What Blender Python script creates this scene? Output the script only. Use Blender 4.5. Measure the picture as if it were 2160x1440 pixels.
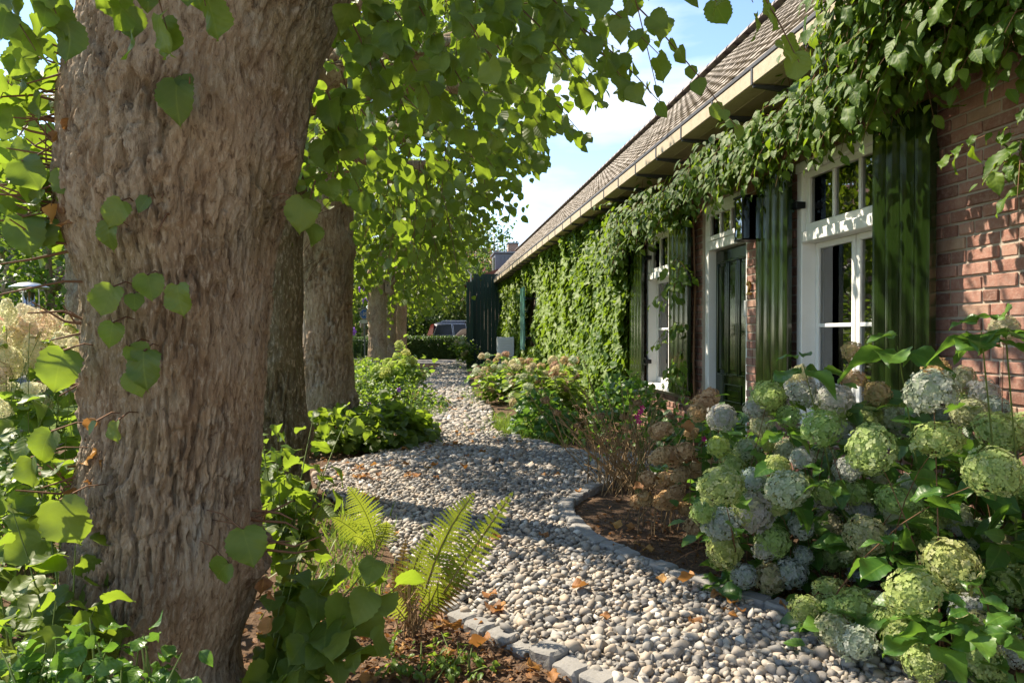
import bpy, bmesh, math, random
import numpy as np
from mathutils import Matrix, Vector
R = math.radians
random.seed(7)
RNG = np.random.default_rng(11)
for o in list(bpy.data.objects):
    bpy.data.objects.remove(o)
scene = bpy.context.scene
COL = scene.collection

# ------------------------------------------------------------------ camera, sky, sun, exposure
CAMH, FPX, PU, PV, HOR, VPX = 1.2, 1500.0, 1080.0, 720.0, 705.0, 900.0
PSI = math.atan((PU - VPX) / FPX)
PIT = math.atan((PV - HOR) / FPX)
cam_d = bpy.data.cameras.new("camera")
cam_d.sensor_width = 36.0
cam_d.lens = FPX / 2160 * 36
cam_d.clip_start, cam_d.clip_end = 0.05, 2000
cam = bpy.data.objects.new("camera", cam_d)
cam.location = (0, 0, CAMH)
cam.rotation_euler = (math.pi / 2 - PIT, 0, -PSI)
COL.objects.link(cam)
scene.camera = cam

SUN_AZ = math.atan2(-0.80, 0.60)          # the sun stands to the left and a little ahead
SUN_EL = R(47)
world = bpy.data.worlds.new("World")
scene.world = world
world.use_nodes = True
wn, wl = world.node_tree.nodes, world.node_tree.links
wn.clear()
w_out = wn.new("ShaderNodeOutputWorld")
w_bg = wn.new("ShaderNodeBackground")
w_bg.inputs["Strength"].default_value = 0.105
w_sky = wn.new("ShaderNodeTexSky")
w_sky.sky_type = 'NISHITA'
w_sky.sun_disc = False
w_sky.sun_elevation = SUN_EL
w_sky.sun_rotation = SUN_AZ
w_sky.air_density, w_sky.dust_density, w_sky.ozone_density = 0.9, 0.0, 3.0
w_tc = wn.new("ShaderNodeTexCoord")
w_map = wn.new("ShaderNodeMapping")
w_map.inputs["Scale"].default_value = (1.6, 1.6, 5.5)
w_map.inputs["Location"].default_value = (2.01, 7.57, 1.51)
w_noise = wn.new("ShaderNodeTexNoise")
w_noise.inputs["Scale"].default_value = 1.5
w_noise.inputs["Detail"].default_value = 6
w_noise.inputs["Roughness"].default_value = 0.5
w_ramp = wn.new("ShaderNodeValToRGB")
w_ramp.color_ramp.elements[0].position = 0.48
w_ramp.color_ramp.elements[1].position = 0.76
w_ramp.color_ramp.elements[0].color = (0, 0, 0, 1)
w_ramp.color_ramp.elements[1].color = (0.85, 0.85, 0.85, 1)
w_mix = wn.new("ShaderNodeMixRGB")
w_mix.inputs["Color2"].default_value = (5.6, 5.6, 5.6, 1)
wl.new(w_tc.outputs["Generated"], w_map.inputs["Vector"])
wl.new(w_map.outputs["Vector"], w_noise.inputs["Vector"])
wl.new(w_noise.outputs["Fac"], w_ramp.inputs["Fac"])
wl.new(w_ramp.outputs["Color"], w_mix.inputs["Fac"])
wl.new(w_sky.outputs["Color"], w_mix.inputs["Color1"])
wl.new(w_mix.outputs["Color"], w_bg.inputs["Color"])
wl.new(w_bg.outputs["Background"], w_out.inputs["Surface"])

sun_d = bpy.data.lights.new("sun", 'SUN')
sun_d.energy = 3.8
sun_d.angle = R(0.55)
sun_d.color = (1.0, 0.91, 0.78)
sun = bpy.data.objects.new("sun", sun_d)
sdir = Vector((math.sin(SUN_AZ) * math.cos(SUN_EL), math.cos(SUN_AZ) * math.cos(SUN_EL), math.sin(SUN_EL)))
sun.rotation_euler = (-sdir).to_track_quat('-Z', 'Y').to_euler()
sun.location = sdir * 60
COL.objects.link(sun)

scene.view_settings.view_transform = 'Standard'
scene.view_settings.look = 'None'
scene.view_settings.exposure = 1.74
scene.view_settings.use_white_balance = True
scene.view_settings.white_balance_temperature = 6950
scene.view_settings.gamma = 1.0
scene.cycles.max_bounces = 8
scene.cycles.diffuse_bounces = 4
scene.cycles.glossy_bounces = 4
scene.cycles.transmission_bounces = 5
scene.cycles.transparent_max_bounces = 8
scene.cycles.caustics_reflective = False
scene.cycles.caustics_refractive = False

# ------------------------------------------------------------------ pixel helpers (photo pixels, 2160 x 1440)
F0 = np.array([math.sin(PSI), math.cos(PSI), 0.0])
RT = np.array([math.cos(PSI), -math.sin(PSI), 0.0])
ZZ = np.array([0, 0, 1.0])
FW = F0 * math.cos(PIT) - ZZ * math.sin(PIT)
UP = ZZ * math.cos(PIT) + F0 * math.sin(PIT)
CAM = np.array([0, 0, CAMH])
def ray(u, v):
    return FW + RT * ((u - PU) / FPX) - UP * ((v - PV) / FPX)
def at(u, v, zc):
    return CAM + ray(u, v) * zc
def gnd(u, v, z=0.0):
    r = ray(u, v)
    return CAM + r * ((z - CAMH) / r[2])
def wallp(u, v, X):
    r = ray(u, v)
    return CAM + r * (X / r[0])
def proj(P):
    P = np.atleast_2d(P) - CAM
    zc = P @ FW
    zs = np.where(np.abs(zc) < 1e-4, 1e-4, zc)
    return PU + FPX * (P @ RT) / zs, PV - FPX * (P @ UP) / zs, zc

# ------------------------------------------------------------------ noise
_perm = np.random.default_rng(3).permutation(256)
_perm = np.concatenate([_perm, _perm, _perm])
_grad = np.random.default_rng(4).normal(size=(256, 3))
_grad /= np.linalg.norm(_grad, axis=1)[:, None]
def noise(P):
    P = np.asarray(P, float)
    i = np.floor(P).astype(int)
    f = P - i
    i &= 255
    w = f * f * f * (f * (f * 6 - 15) + 10)
    out = 0
    for dx in (0, 1):
        for dy in (0, 1):
            for dz in (0, 1):
                h = _perm[_perm[_perm[(i[..., 0] + dx) & 255] + ((i[..., 1] + dy) & 255)] + ((i[..., 2] + dz) & 255)]
                d = f - np.array([dx, dy, dz])
                g = (_grad[h] * d).sum(-1)
                wx = w[..., 0] if dx else 1 - w[..., 0]
                wy = w[..., 1] if dy else 1 - w[..., 1]
                wz = w[..., 2] if dz else 1 - w[..., 2]
                out = out + g * wx * wy * wz
    return out * 1.6
def fbm(P, n=3):
    P = np.asarray(P, float)
    a, s = 1.0, 0
    for k in range(n):
        s = s + a * noise(P + k * 17.3)
        P = P * 2.03
        a *= 0.5
    return s

# ------------------------------------------------------------------ object helpers
def link(o, parent=None):
    COL.objects.link(o)
    if parent is not None:
        o.parent = parent
        L = parent.get("_w")
        if L is not None:
            o.matrix_parent_inverse = Matrix.Translation(-Vector(L))
    return o
def tag(o, label=None, cat=None, group=None, kind=None):
    if label: o["label"] = label
    if cat: o["category"] = cat
    if group: o["group"] = group
    if kind: o["kind"] = kind
    return o
def thing(name, label, cat, loc=(0, 0, 0), group=None, kind=None):
    o = bpy.data.objects.new(name, None)
    o.empty_display_size = 0.1
    o.location = [float(c) for c in loc]
    COL.objects.link(o)
    o["_w"] = [float(c) for c in loc]
    return tag(o, label, cat, group, kind)
def mesh_np(name, V, T, mat=None, tint=None, uv=None, smooth=True):
    V = np.asarray(V, np.float32); T = np.asarray(T, np.int32)
    me = bpy.data.meshes.new(name)
    k = T.shape[1]
    me.vertices.add(len(V)); me.vertices.foreach_set("co", V.ravel())
    me.loops.add(T.size); me.loops.foreach_set("vertex_index", T.ravel())
    me.polygons.add(len(T)); me.polygons.foreach_set("loop_start", np.arange(0, T.size, k, dtype=np.int32))
    if smooth: me.polygons.foreach_set("use_smooth", np.ones(len(T), bool))
    if tint is not None:
        a = me.attributes.new("tint", 'FLOAT', 'POINT')
        a.data.foreach_set("value", np.asarray(tint, np.float32))
    if uv is not None:
        l = me.uv_layers.new(name="UVMap")
        l.data.foreach_set("uv", np.asarray(uv, np.float32)[T.ravel()].ravel())
    me.update(calc_edges=True)
    if mat: me.materials.append(mat)
    return me
def mesh_py(name, V, F, mat=None, smooth=False, tint=None):
    me = bpy.data.meshes.new(name)
    me.from_pydata([tuple(float(c) for c in v) for v in V], [], [tuple(int(i) for i in f) for f in F])
    if smooth: me.polygons.foreach_set("use_smooth", np.ones(len(F), bool))
    if tint is not None:
        a = me.attributes.new("tint", 'FLOAT', 'POINT')
        a.data.foreach_set("value", np.asarray(tint, np.float32))
    me.update()
    if mat: me.materials.append(mat)
    return me
def ob(name, me, parent=None):
    return link(bpy.data.objects.new(name, me), parent)
def inst(name, me, M, parent=None, color=None):
    o = bpy.data.objects.new(name, me)
    link(o, parent)
    o.matrix_basis = M
    if color is not None: o.color = (*color, 1)
    return o

class MB:
    """collects solids into one mesh"""
    def __init__(s): s.V, s.F, s.t = [], [], []
    def add(s, V, F, t=0.5):
        n = len(s.V)
        s.V += [tuple(v) for v in V]; s.F += [tuple(i + n for i in f) for f in F]; s.t += [t] * len(V)
        return s
    def box(s, x0, x1, y0, y1, z0, z1, t=0.5):
        V = [(x, y, z) for x in (x0, x1) for y in (y0, y1) for z in (z0, z1)]
        return s.add(V, [(0, 1, 3, 2), (4, 6, 7, 5), (0, 4, 5, 1), (2, 3, 7, 6), (0, 2, 6, 4), (1, 5, 7, 3)], t)
    def cbox(s, x0, x1, y0, y1, z0, z1, b=0.005, t=0.5, jit=0.0, rng=None):
        V, F = chamfer(x0, x1, y0, y1, z0, z1, b)
        if jit:
            V = V + rng.normal(0, jit, V.shape)
        return s.add(V, F, t)
    def tube(s, pts, rad, n=6, cap=True, t=0.5):
        V, F = tube(pts, rad, n, cap)
        return s.add(V, F, t)
    def poly_extrude(s, poly, axis, a0, a1, t=0.5):
        """poly: list of (p,q); extruded along axis (0,1,2) from a0 to a1"""
        def mk(p, q, a):
            return {0: (a, p, q), 1: (p, a, q), 2: (p, q, a)}[axis]
        n = len(poly)
        V = [mk(p, q, a0) for p, q in poly] + [mk(p, q, a1) for p, q in poly]
        F = [tuple(range(n))[::-1], tuple(range(n, 2 * n))] + [(i, (i + 1) % n, n + (i + 1) % n, n + i) for i in range(n)]
        return s.add(V, F, t)
    def build(s, name, mat, parent=None, smooth=False):
        me = mesh_py(name, s.V, s.F, mat, smooth, s.t)
        bm = bmesh.new(); bm.from_mesh(me); bmesh.ops.recalc_face_normals(bm, faces=bm.faces); bm.to_mesh(me); bm.free()
        return ob(name, me, parent)

_cf = None
def chamfer(x0, x1, y0, y1, z0, z1, b):
    global _cf
    c = np.array([(x0 + x1) / 2, (y0 + y1) / 2, (z0 + z1) / 2])
    h = np.array([abs(x1 - x0) / 2, abs(y1 - y0) / 2, abs(z1 - z0) / 2])
    b = min(b, h.min() * 0.9)
    V = []
    for sx in (-1, 1):
        for sy in (-1, 1):
            for sz in (-1, 1):
                s = np.array([sx, sy, sz])
                for k in range(3):
                    d = h - b
                    d = d.copy(); d[k] = h[k]
                    V.append(s * d)
    V = np.array(V)
    if _cf is None:
        idx = {}
        n = 0
        for sx in (-1, 1):
            for sy in (-1, 1):
                for sz in (-1, 1):
                    for k in range(3):
                        idx[(sx, sy, sz, k)] = n; n += 1
        F = []
        for k in range(3):
            a, bb = [i for i in range(3) if i != k]
            for s in (-1, 1):
                q = []
                for p, r in ((-1, -1), (1, -1), (1, 1), (-1, 1)):
                    key = [0, 0, 0]; key[k] = s; key[a] = p; key[bb] = r
                    q.append(idx[(*key, k)])
                F.append(q)
            for p in (-1, 1):
                for r in (-1, 1):
                    q = []
                    for s, kk in ((-1, a), (1, a), (1, bb), (-1, bb)):
                        key = [0, 0, 0]; key[k] = s; key[a] = p; key[bb] = r
                        q.append(idx[(*key, kk)])
                    F.append(q)
        for sx in (-1, 1):
            for sy in (-1, 1):
                for sz in (-1, 1):
                    F.append([idx[(sx, sy, sz, k)] for k in range(3)])
        out = []
        for f in F:
            p = V[f]
            nr = np.cross(p[1] - p[0], p[2] - p[0])
            out.append(tuple(f if np.dot(nr, p.mean(0)) > 0 else f[::-1]))
        _cf = out
    return V + c, _cf

def tube(pts, rad, n=6, cap=True):
    pts = np.asarray(pts, float)
    m = len(pts)
    rad = np.broadcast_to(np.asarray(rad, float), (m,))
    tg = np.gradient(pts, axis=0)
    tg /= np.linalg.norm(tg, axis=1)[:, None] + 1e-9
    ref = np.array([0, 0, 1.0]) if abs(tg[0][2]) < 0.9 else np.array([1.0, 0, 0])
    a = np.arange(n) * 2 * math.pi / n
    V = []
    for i in range(m):
        e1 = np.cross(tg[i], ref); e1 /= np.linalg.norm(e1) + 1e-9
        e2 = np.cross(tg[i], e1)
        ref = -np.cross(tg[i], e1) if False else ref
        V.append(pts[i] + rad[i] * (np.cos(a)[:, None] * e1 + np.sin(a)[:, None] * e2))
    V = np.concatenate(V)
    F = [(i * n + k, i * n + (k + 1) % n, (i + 1) * n + (k + 1) % n, (i + 1) * n + k) for i in range(m - 1) for k in range(n)]
    if cap:
        F += [tuple(range(n))[::-1], tuple(range((m - 1) * n, m * n))]
    return V, F
def lathe(prof, n=24):
    """prof: list of (r,z) -> V,F about the z axis"""
    V, F = [], []
    for r, z in prof:
        for k in range(n):
            V.append((r * math.cos(2 * math.pi * k / n), r * math.sin(2 * math.pi * k / n), z))
    for i in range(len(prof) - 1):
        for k in range(n):
            F.append((i * n + k, i * n + (k + 1) % n, (i + 1) * n + (k + 1) % n, (i + 1) * n + k))
    F += [tuple(range(n))[::-1], tuple(range((len(prof) - 1) * n, len(prof) * n))]
    return V, F

# ------------------------------------------------------------------ materials
class NT:
    def __init__(s, name):
        s.m = bpy.data.materials.new(name); s.m.use_nodes = True
        s.t = s.m.node_tree; s.t.nodes.clear()
        s.out = s.n("ShaderNodeOutputMaterial")
    def n(s, ty, **kw):
        nd = s.t.nodes.new(ty)
        for k, v in kw.items():
            if k in nd.inputs: nd.inputs[k].default_value = v
            else: setattr(nd, k, v)
        return nd
    def l(s, a, b): s.t.links.new(a, b)
    def noise(s, scale, detail=4, rough=0.55, vec=None, dist=0.0):
        nd = s.n("ShaderNodeTexNoise"); nd.inputs["Scale"].default_value = scale; nd.inputs["Detail"].default_value = detail
        nd.inputs["Roughness"].default_value = rough; nd.inputs["Distortion"].default_value = dist
        if vec is not None: s.l(vec, nd.inputs["Vector"])
        return nd.outputs["Fac"]
    def ramp(s, fac, stops, interp='LINEAR'):
        nd = s.n("ShaderNodeValToRGB"); cr = nd.color_ramp; cr.interpolation = interp
        while len(cr.elements) < len(stops): cr.elements.new(0.5)
        for e, (p, c) in zip(cr.elements, stops):
            e.position = p; e.color = (*c, 1) if len(c) == 3 else c
        if fac is not None: s.l(fac, nd.inputs["Fac"])
        return nd.outputs["Color"]
    def mix(s, fac, a, b, mode='MIX'):
        nd = s.n("ShaderNodeMixRGB", blend_type=mode)
        for v, k in ((fac, "Fac"), (a, "Color1"), (b, "Color2")):
            if hasattr(v, "is_output"): s.l(v, nd.inputs[k])
            elif isinstance(v, (int, float)): nd.inputs[k].default_value = v if k == "Fac" else (v, v, v, 1)
            else: nd.inputs[k].default_value = (*v, 1)
        return nd.outputs["Color"]
    def math(s, op, a, b=0.0, clamp=False):
        nd = s.n("ShaderNodeMath", operation=op); nd.use_clamp = clamp
        for v, i in ((a, 0), (b, 1)):
            if hasattr(v, "is_output"): s.l(v, nd.inputs[i])
            else: nd.inputs[i].default_value = v
        return nd.outputs[0]
    def bump(s, h, strength=0.3, dist=0.01, normal=None):
        nd = s.n("ShaderNodeBump"); nd.inputs["Strength"].default_value = strength; nd.inputs["Distance"].default_value = dist
        s.l(h, nd.inputs["Height"])
        if normal is not None: s.l(normal, nd.inputs["Normal"])
        return nd.outputs["Normal"]
    def coord(s, kind="Object", scale=None):
        tc = s.n("ShaderNodeTexCoord").outputs[kind]
        if scale is None: return tc
        mp = s.n("ShaderNodeMapping"); mp.inputs["Scale"].default_value = scale; s.l(tc, mp.inputs["Vector"])
        return mp.outputs["Vector"]
    def attr(s, name="tint"):
        return s.n("ShaderNodeAttribute", attribute_name=name).outputs["Fac"]
    def princ(s, color=None, rough=0.6, spec=0.5, normal=None, metal=0.0, coat=0.0, **kw):
        p = s.n("ShaderNodeBsdfPrincipled")
        if color is not None:
            if hasattr(color, "is_output"): s.l(color, p.inputs["Base Color"])
            else: p.inputs["Base Color"].default_value = (*color, 1)
        if hasattr(rough, "is_output"): s.l(rough, p.inputs["Roughness"])
        else: p.inputs["Roughness"].default_value = rough
        p.inputs["Specular IOR Level"].default_value = spec
        p.inputs["Metallic"].default_value = metal
        p.inputs["Coat Weight"].default_value = coat
        if normal is not None: s.l(normal, p.inputs["Normal"])
        for k, v in kw.items(): p.inputs[k].default_value = v
        return p.outputs[0]
    def done(s, shader):
        s.l(shader, s.out.inputs["Surface"]); return s.m

def leaf_mat(name, dark, mid, light, trans, tfac=0.35, rough=0.42, veins=True, spec=0.4, yellow=None):
    t = NT(name)
    rnd = t.n("ShaderNodeObjectInfo").outputs["Random"]
    f = t.math('ADD', t.attr("tint"), t.math('MULTIPLY', t.math('SUBTRACT', rnd, 0.5), 0.8), clamp=True)
    stops = [(0.0, dark), (0.5, mid), (0.93, light)]
    if yellow: stops += [(0.99, yellow)]
    c = t.ramp(f, stops)
    uvn = t.n("ShaderNodeUVMap", uv_map="UVMap").outputs["UV"]
    blot = t.noise(26, 3, 0.6, t.coord("Object"))
    c = t.mix(t.math('MULTIPLY', blot, 0.35), c, dark)
    nrm = None
    tc = t.mix(t.math('MULTIPLY', f, 0.6), trans, light)
    if veins:
        sx = t.n("ShaderNodeSeparateXYZ"); t.l(uvn, sx.inputs[0])
        ax = t.math('ABSOLUTE', sx.outputs[0])
        mid_v = t.math('LESS_THAN', ax, 0.018)
        sl = t.math('SUBTRACT', sx.outputs[1], t.math('MULTIPLY', ax, 0.75))
        fr = t.math('FRACT', t.math('MULTIPLY', sl, 5.5))
        d = t.math('ABSOLUTE', t.math('SUBTRACT', fr, 0.5))
        side = t.math('GREATER_THAN', d, 0.465)
        vein = t.math('MAXIMUM', mid_v, t.math('MULTIPLY', side, 0.55))
        c = t.mix(t.math('MULTIPLY', vein, 0.6), c, light)
        nrm = t.bump(t.math('ADD', d, t.math('MULTIPLY', vein, -0.4)), 0.28, 0.005)
    p = t.princ(c, rough, spec, nrm)
    tr = t.n("ShaderNodeBsdfTranslucent"); t.l(tc, tr.inputs["Color"])
    ms = t.n("ShaderNodeMixShader"); ms.inputs[0].default_value = tfac
    t.l(p, ms.inputs[1]); t.l(tr.outputs[0], ms.inputs[2])
    return t.done(ms.outputs[0])

M = {}
M["lime"] = leaf_mat("lime_leaf", (0.036, 0.072, 0.010), (0.085, 0.138, 0.019), (0.165, 0.215, 0.030), (0.30, 0.44, 0.030), 0.48, 0.50, yellow=(0.42, 0.33, 0.05))
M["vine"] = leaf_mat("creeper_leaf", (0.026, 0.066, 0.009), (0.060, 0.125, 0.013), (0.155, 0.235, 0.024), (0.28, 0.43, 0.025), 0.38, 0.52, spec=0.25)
M["hyd"] = leaf_mat("hydrangea_leaf", (0.025, 0.075, 0.012), (0.048, 0.125, 0.018), (0.110, 0.205, 0.030), (0.20, 0.40, 0.04), 0.34, 0.38)
M["bright"] = leaf_mat("garden_leaf", (0.045, 0.100, 0.012), (0.090, 0.170, 0.020), (0.190, 0.260, 0.038), (0.30, 0.46, 0.04), 0.45, 0.45, veins=False)
M["darkleaf"] = leaf_mat("hedge_leaf", (0.012, 0.035, 0.008), (0.030, 0.072, 0.013), (0.075, 0.125, 0.022), (0.13, 0.24, 0.03), 0.28, 0.42, veins=False)
M["far"] = leaf_mat("far_leaf", (0.030, 0.065, 0.012), (0.058, 0.110, 0.020), (0.115, 0.165, 0.030), (0.17, 0.28, 0.03), 0.36, 0.5, veins=False)
M["fern"] = leaf_mat("fern_leaf", (0.085, 0.145, 0.015), (0.165, 0.230, 0.022), (0.250, 0.300, 0.035), (0.38, 0.46, 0.04), 0.48, 0.5, veins=False)
M["dryfern"] = leaf_mat("dry_fern", (0.16, 0.075, 0.015), (0.26, 0.14, 0.03), (0.33, 0.26, 0.05), (0.40, 0.25, 0.05), 0.35, 0.7, veins=False)
M["dead"] = leaf_mat("dead_leaf", (0.085, 0.048, 0.026), (0.33, 0.135, 0.035), (0.46, 0.26, 0.07), (0.42, 0.17, 0.04), 0.25, 0.65)
M["grass"] = leaf_mat("grass_blade", (0.055, 0.110, 0.015), (0.10, 0.175, 0.022), (0.185, 0.25, 0.04), (0.28, 0.42, 0.04), 0.42, 0.5, veins=False)

def petal_mat(name):
    t = NT(name)
    base = t.n("ShaderNodeObjectInfo").outputs["Color"]
    f = t.attr("tint")
    c = t.mix(t.ramp(f, [(0, (0.45,) * 3), (0.5, (0.08,) * 3), (1, (0.0,) * 3)]), base, (0.26, 0.36, 0.13), 'MIX')
    c = t.mix(t.ramp(f, [(0.55, (0.0,) * 3), (1, (0.28,) * 3)]), c, (0.62, 0.56, 0.52))
    p = t.princ(c, 0.65, 0.25)
    tr = t.n("ShaderNodeBsdfTranslucent"); t.l(c, tr.inputs["Color"])
    ms = t.n("ShaderNodeMixShader"); ms.inputs[0].default_value = 0.48
    t.l(p, ms.inputs[1]); t.l(tr.outputs[0], ms.inputs[2])
    return t.done(ms.outputs[0])
M["petal"] = petal_mat("hydrangea_petal")
def dry_petal():
    t = NT("dry_petal")
    c = t.ramp(t.attr("tint"), [(0, (0.25, 0.14, 0.06)), (0.5, (0.45, 0.29, 0.14)), (1, (0.62, 0.46, 0.28))])
    c = t.mix(0.45, c, t.n("ShaderNodeObjectInfo").outputs["Color"], 'MIX')
    p = t.princ(c, 0.75, 0.2)
    tr = t.n("ShaderNodeBsdfTranslucent"); t.l(c, tr.inputs["Color"])
    ms = t.n("ShaderNodeMixShader"); ms.inputs[0].default_value = 0.3
    t.l(p, ms.inputs[1]); t.l(tr.outputs[0], ms.inputs[2])
    return t.done(ms.outputs[0])
M["drypetal"] = dry_petal()

def simple(name, col, rough=0.6, spec=0.5, metal=0.0, coat=0.0, var=0.15, scale=20, bump=0.0):
    t = NT(name)
    n = t.noise(scale, 5, 0.6, t.coord("Object"))
    c = t.mix(t.math('MULTIPLY', n, var * 2), col, tuple(x * 0.55 for x in col))
    nr = t.bump(n, bump, 0.004) if bump else None
    return t.done(t.princ(c, rough, spec, nr, metal, coat))
def bark_mat(name="lime_bark", olive=0.0):
    t = NT(name)
    ob_ = t.coord("Object")
    co = t.coord("Object", (1, 1, 0.32))
    n1 = t.noise(7, 6, 0.65, co, 0.5)
    n2 = t.noise(60, 5, 0.7, co, 0.6)
    n3 = t.noise(1.9, 4, 0.55, ob_)
    n4 = t.noise(3.4, 4, 0.6, t.coord("Object", (1, 1.3, 0.7)))
    c = t.ramp(n1, [(0.30, (0.215, 0.135, 0.078)), (0.5, (0.375, 0.268, 0.172)), (0.68, (0.52, 0.405, 0.285))])
    c = t.mix(t.ramp(n4, [(0.50, (0, 0, 0)), (0.68, (0.6,) * 3)]), c, (0.34, 0.295, 0.24))
    c = t.mix(t.ramp(n3, [(0.50, (0, 0, 0)), (0.66, (0.55,) * 3)]), c, (0.27, 0.235, 0.115))
    lich = t.noise(5.5, 5, 0.6, t.coord("Object", (1, 1, 0.6)), 0.4)
    c = t.mix(t.ramp(lich, [(0.60, (0, 0, 0)), (0.68, (0.6,) * 3)]), c, (0.42, 0.40, 0.34))
    if olive: c = t.mix(olive, c, (0.105, 0.095, 0.040))
    c = t.mix(t.ramp(n2, [(0.36, (0.8,) * 3), (0.455, (0, 0, 0))]), c, (0.14, 0.085, 0.050))
    c = t.mix(t.ramp(n2, [(0.53, (0, 0, 0)), (0.63, (0.7,) * 3)]), c, (0.56, 0.46, 0.345))
    fine = t.noise(190, 5, 0.75, t.coord("Object", (1, 1, 0.45)))
    h = t.math('ADD', t.math('MULTIPLY', n2, 0.9), t.math('MULTIPLY', fine, 0.55))
    nr = t.bump(t.math('ADD', h, t.math('MULTIPLY', n1, 0.6)), 1.0, 0.030)
    return t.done(t.princ(c, 0.9, 0.15, nr))
M["bark"] = bark_mat()
M["olivebark"] = bark_mat("olive_lime_bark", 0.7)  # same bark mixed evenly towards dark olive, for the second trunk
M["twig"] = simple("twig_bark", (0.16, 0.085, 0.045), 0.8, 0.2, var=0.3, scale=40, bump=0.3)
M["greenstem"] = simple("green_stem", (0.12, 0.17, 0.04), 0.6, 0.3)
M["strawstem"] = simple("straw_stem", (0.30, 0.20, 0.10), 0.8, 0.2, var=0.35, scale=30)

def brick_mat():
    t = NT("red_brick")
    tint = t.attr("tint")
    rnd = t.n("ShaderNodeObjectInfo").outputs["Random"]
    f = t.math('ADD', tint, t.math('MULTIPLY', t.math('SUBTRACT', rnd, 0.5), 0.9), clamp=True)
    c = t.ramp(f, [(0, (0.165, 0.082, 0.060)), (0.35, (0.275, 0.135, 0.100)), (0.7, (0.34, 0.185, 0.140)), (1, (0.34, 0.225, 0.155))])
    n = t.noise(42, 6, 0.65, t.coord("Object"))
    c = t.mix(t.ramp(n, [(0.45, (0, 0, 0)), (0.75, (0.6,) * 3)]), c, (0.40, 0.29, 0.235))
    c = t.mix(t.ramp(t.noise(11, 4, 0.6, t.coord("Object")), [(0.5, (0, 0, 0)), (0.8, (0.55,) * 3)]), c, (0.11, 0.045, 0.035))
    nr = t.bump(t.noise(85, 5, 0.7, t.coord("Object")), 0.6, 0.006)
    return t.done(t.princ(c, 0.88, 0.2, nr))
M["brick"] = brick_mat()
M["mortar"] = simple("mortar", (0.42, 0.36, 0.29), 0.92, 0.15, var=0.3, scale=60, bump=0.5)
def wallfar():
    t = NT("far_brickwork")
    b = t.n("ShaderNodeTexBrick"); b.inputs["Scale"].default_value = 1.0
    b.inputs["Brick Width"].default_value = 0.22; b.inputs["Row Height"].default_value = 0.07; b.inputs["Mortar Size"].default_value = 0.012
    b.inputs["Color1"].default_value = (0.26, 0.10, 0.065, 1); b.inputs["Color2"].default_value = (0.18, 0.07, 0.05, 1); b.inputs["Mortar"].default_value = (0.38, 0.33, 0.27, 1)
    mp = t.n("ShaderNodeMapping"); mp.inputs["Rotation"].default_value = (R(90), 0, R(0))
    t.l(t.coord("Object"), mp.inputs["Vector"]); t.l(mp.outputs["Vector"], b.inputs["Vector"])
    return t.done(t.princ(b.outputs["Color"], 0.9, 0.2))
M["farbrick"] = wallfar()
def white_paint():
    t = NT("white_paint")
    n = t.noise(7, 5, 0.6, t.coord("Object"))
    c = t.mix(t.ramp(n, [(0.5, (0, 0, 0)), (0.8, (0.4,) * 3)]), (0.76, 0.755, 0.73), (0.60, 0.585, 0.53))
    nr = t.bump(t.noise(60, 3, 0.5, t.coord("Object", (1, 1, 0.15))), 0.12, 0.003)
    return t.done(t.princ(c, 0.38, 0.45, nr))
M["white"] = white_paint()
def green_paint(name, col, coat=0.9, rough=0.2):
    t = NT(name)
    n = t.noise(30, 4, 0.6, t.coord("Object", (1, 1, 0.06)))
    c = t.mix(n, col, tuple(x * 0.6 for x in col))
    nr = t.bump(n, 0.25, 0.004)
    return t.done(t.princ(c, rough, 0.5, nr, 0.0, coat, **{"Coat Roughness": 0.07}))
M["green"] = green_paint("green_gloss_paint", (0.010, 0.022, 0.004), 0.0, 0.13)
M["teal"] = green_paint("faded_teal_paint", (0.085, 0.26, 0.19), 0.2, 0.45)
M["barn"] = green_paint("barn_green_paint", (0.005, 0.038, 0.024), 0.0, 0.65)
M["iron"] = simple("black_iron", (0.012, 0.012, 0.013), 0.4, 0.5, 0.6)
M["brass"] = simple("brass", (0.42, 0.27, 0.08), 0.35, 0.5, 1.0)
def glass(name, tint=(0.9, 0.95, 0.93), ior=1.75):
    t = NT(name)
    fr = t.n("ShaderNodeFresnel", IOR=ior)
    gl = t.n("ShaderNodeBsdfGlossy"); gl.inputs["Roughness"].default_value = 0.01; gl.inputs["Color"].default_value = (1, 1, 1, 1)
    nz = t.noise(3.5, 2, 0.5, t.coord("Object"))
    nr = t.bump(nz, 0.04, 0.02); t.l(nr, gl.inputs["Normal"])
    tr = t.n("ShaderNodeBsdfTransparent"); tr.inputs["Color"].default_value = (*tint, 1)
    ms = t.n("ShaderNodeMixShader"); t.l(fr.outputs[0], ms.inputs[0]); t.l(tr.outputs[0], ms.inputs[1]); t.l(gl.outputs[0], ms.inputs[2])
    return t.done(ms.outputs[0])
M["glass"] = glass("window_glass", (0.72, 0.76, 0.74), 2.7)
M["carglass"] = simple("car_glass", (0.02, 0.025, 0.03), 0.12, 0.35, var=0.02)
M["curtain"] = simple("curtain", (0.55, 0.55, 0.54), 0.9, 0.1, var=0.1)
M["room"] = simple("dark_room", (0.05, 0.045, 0.04), 0.9, 0.1)
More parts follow.
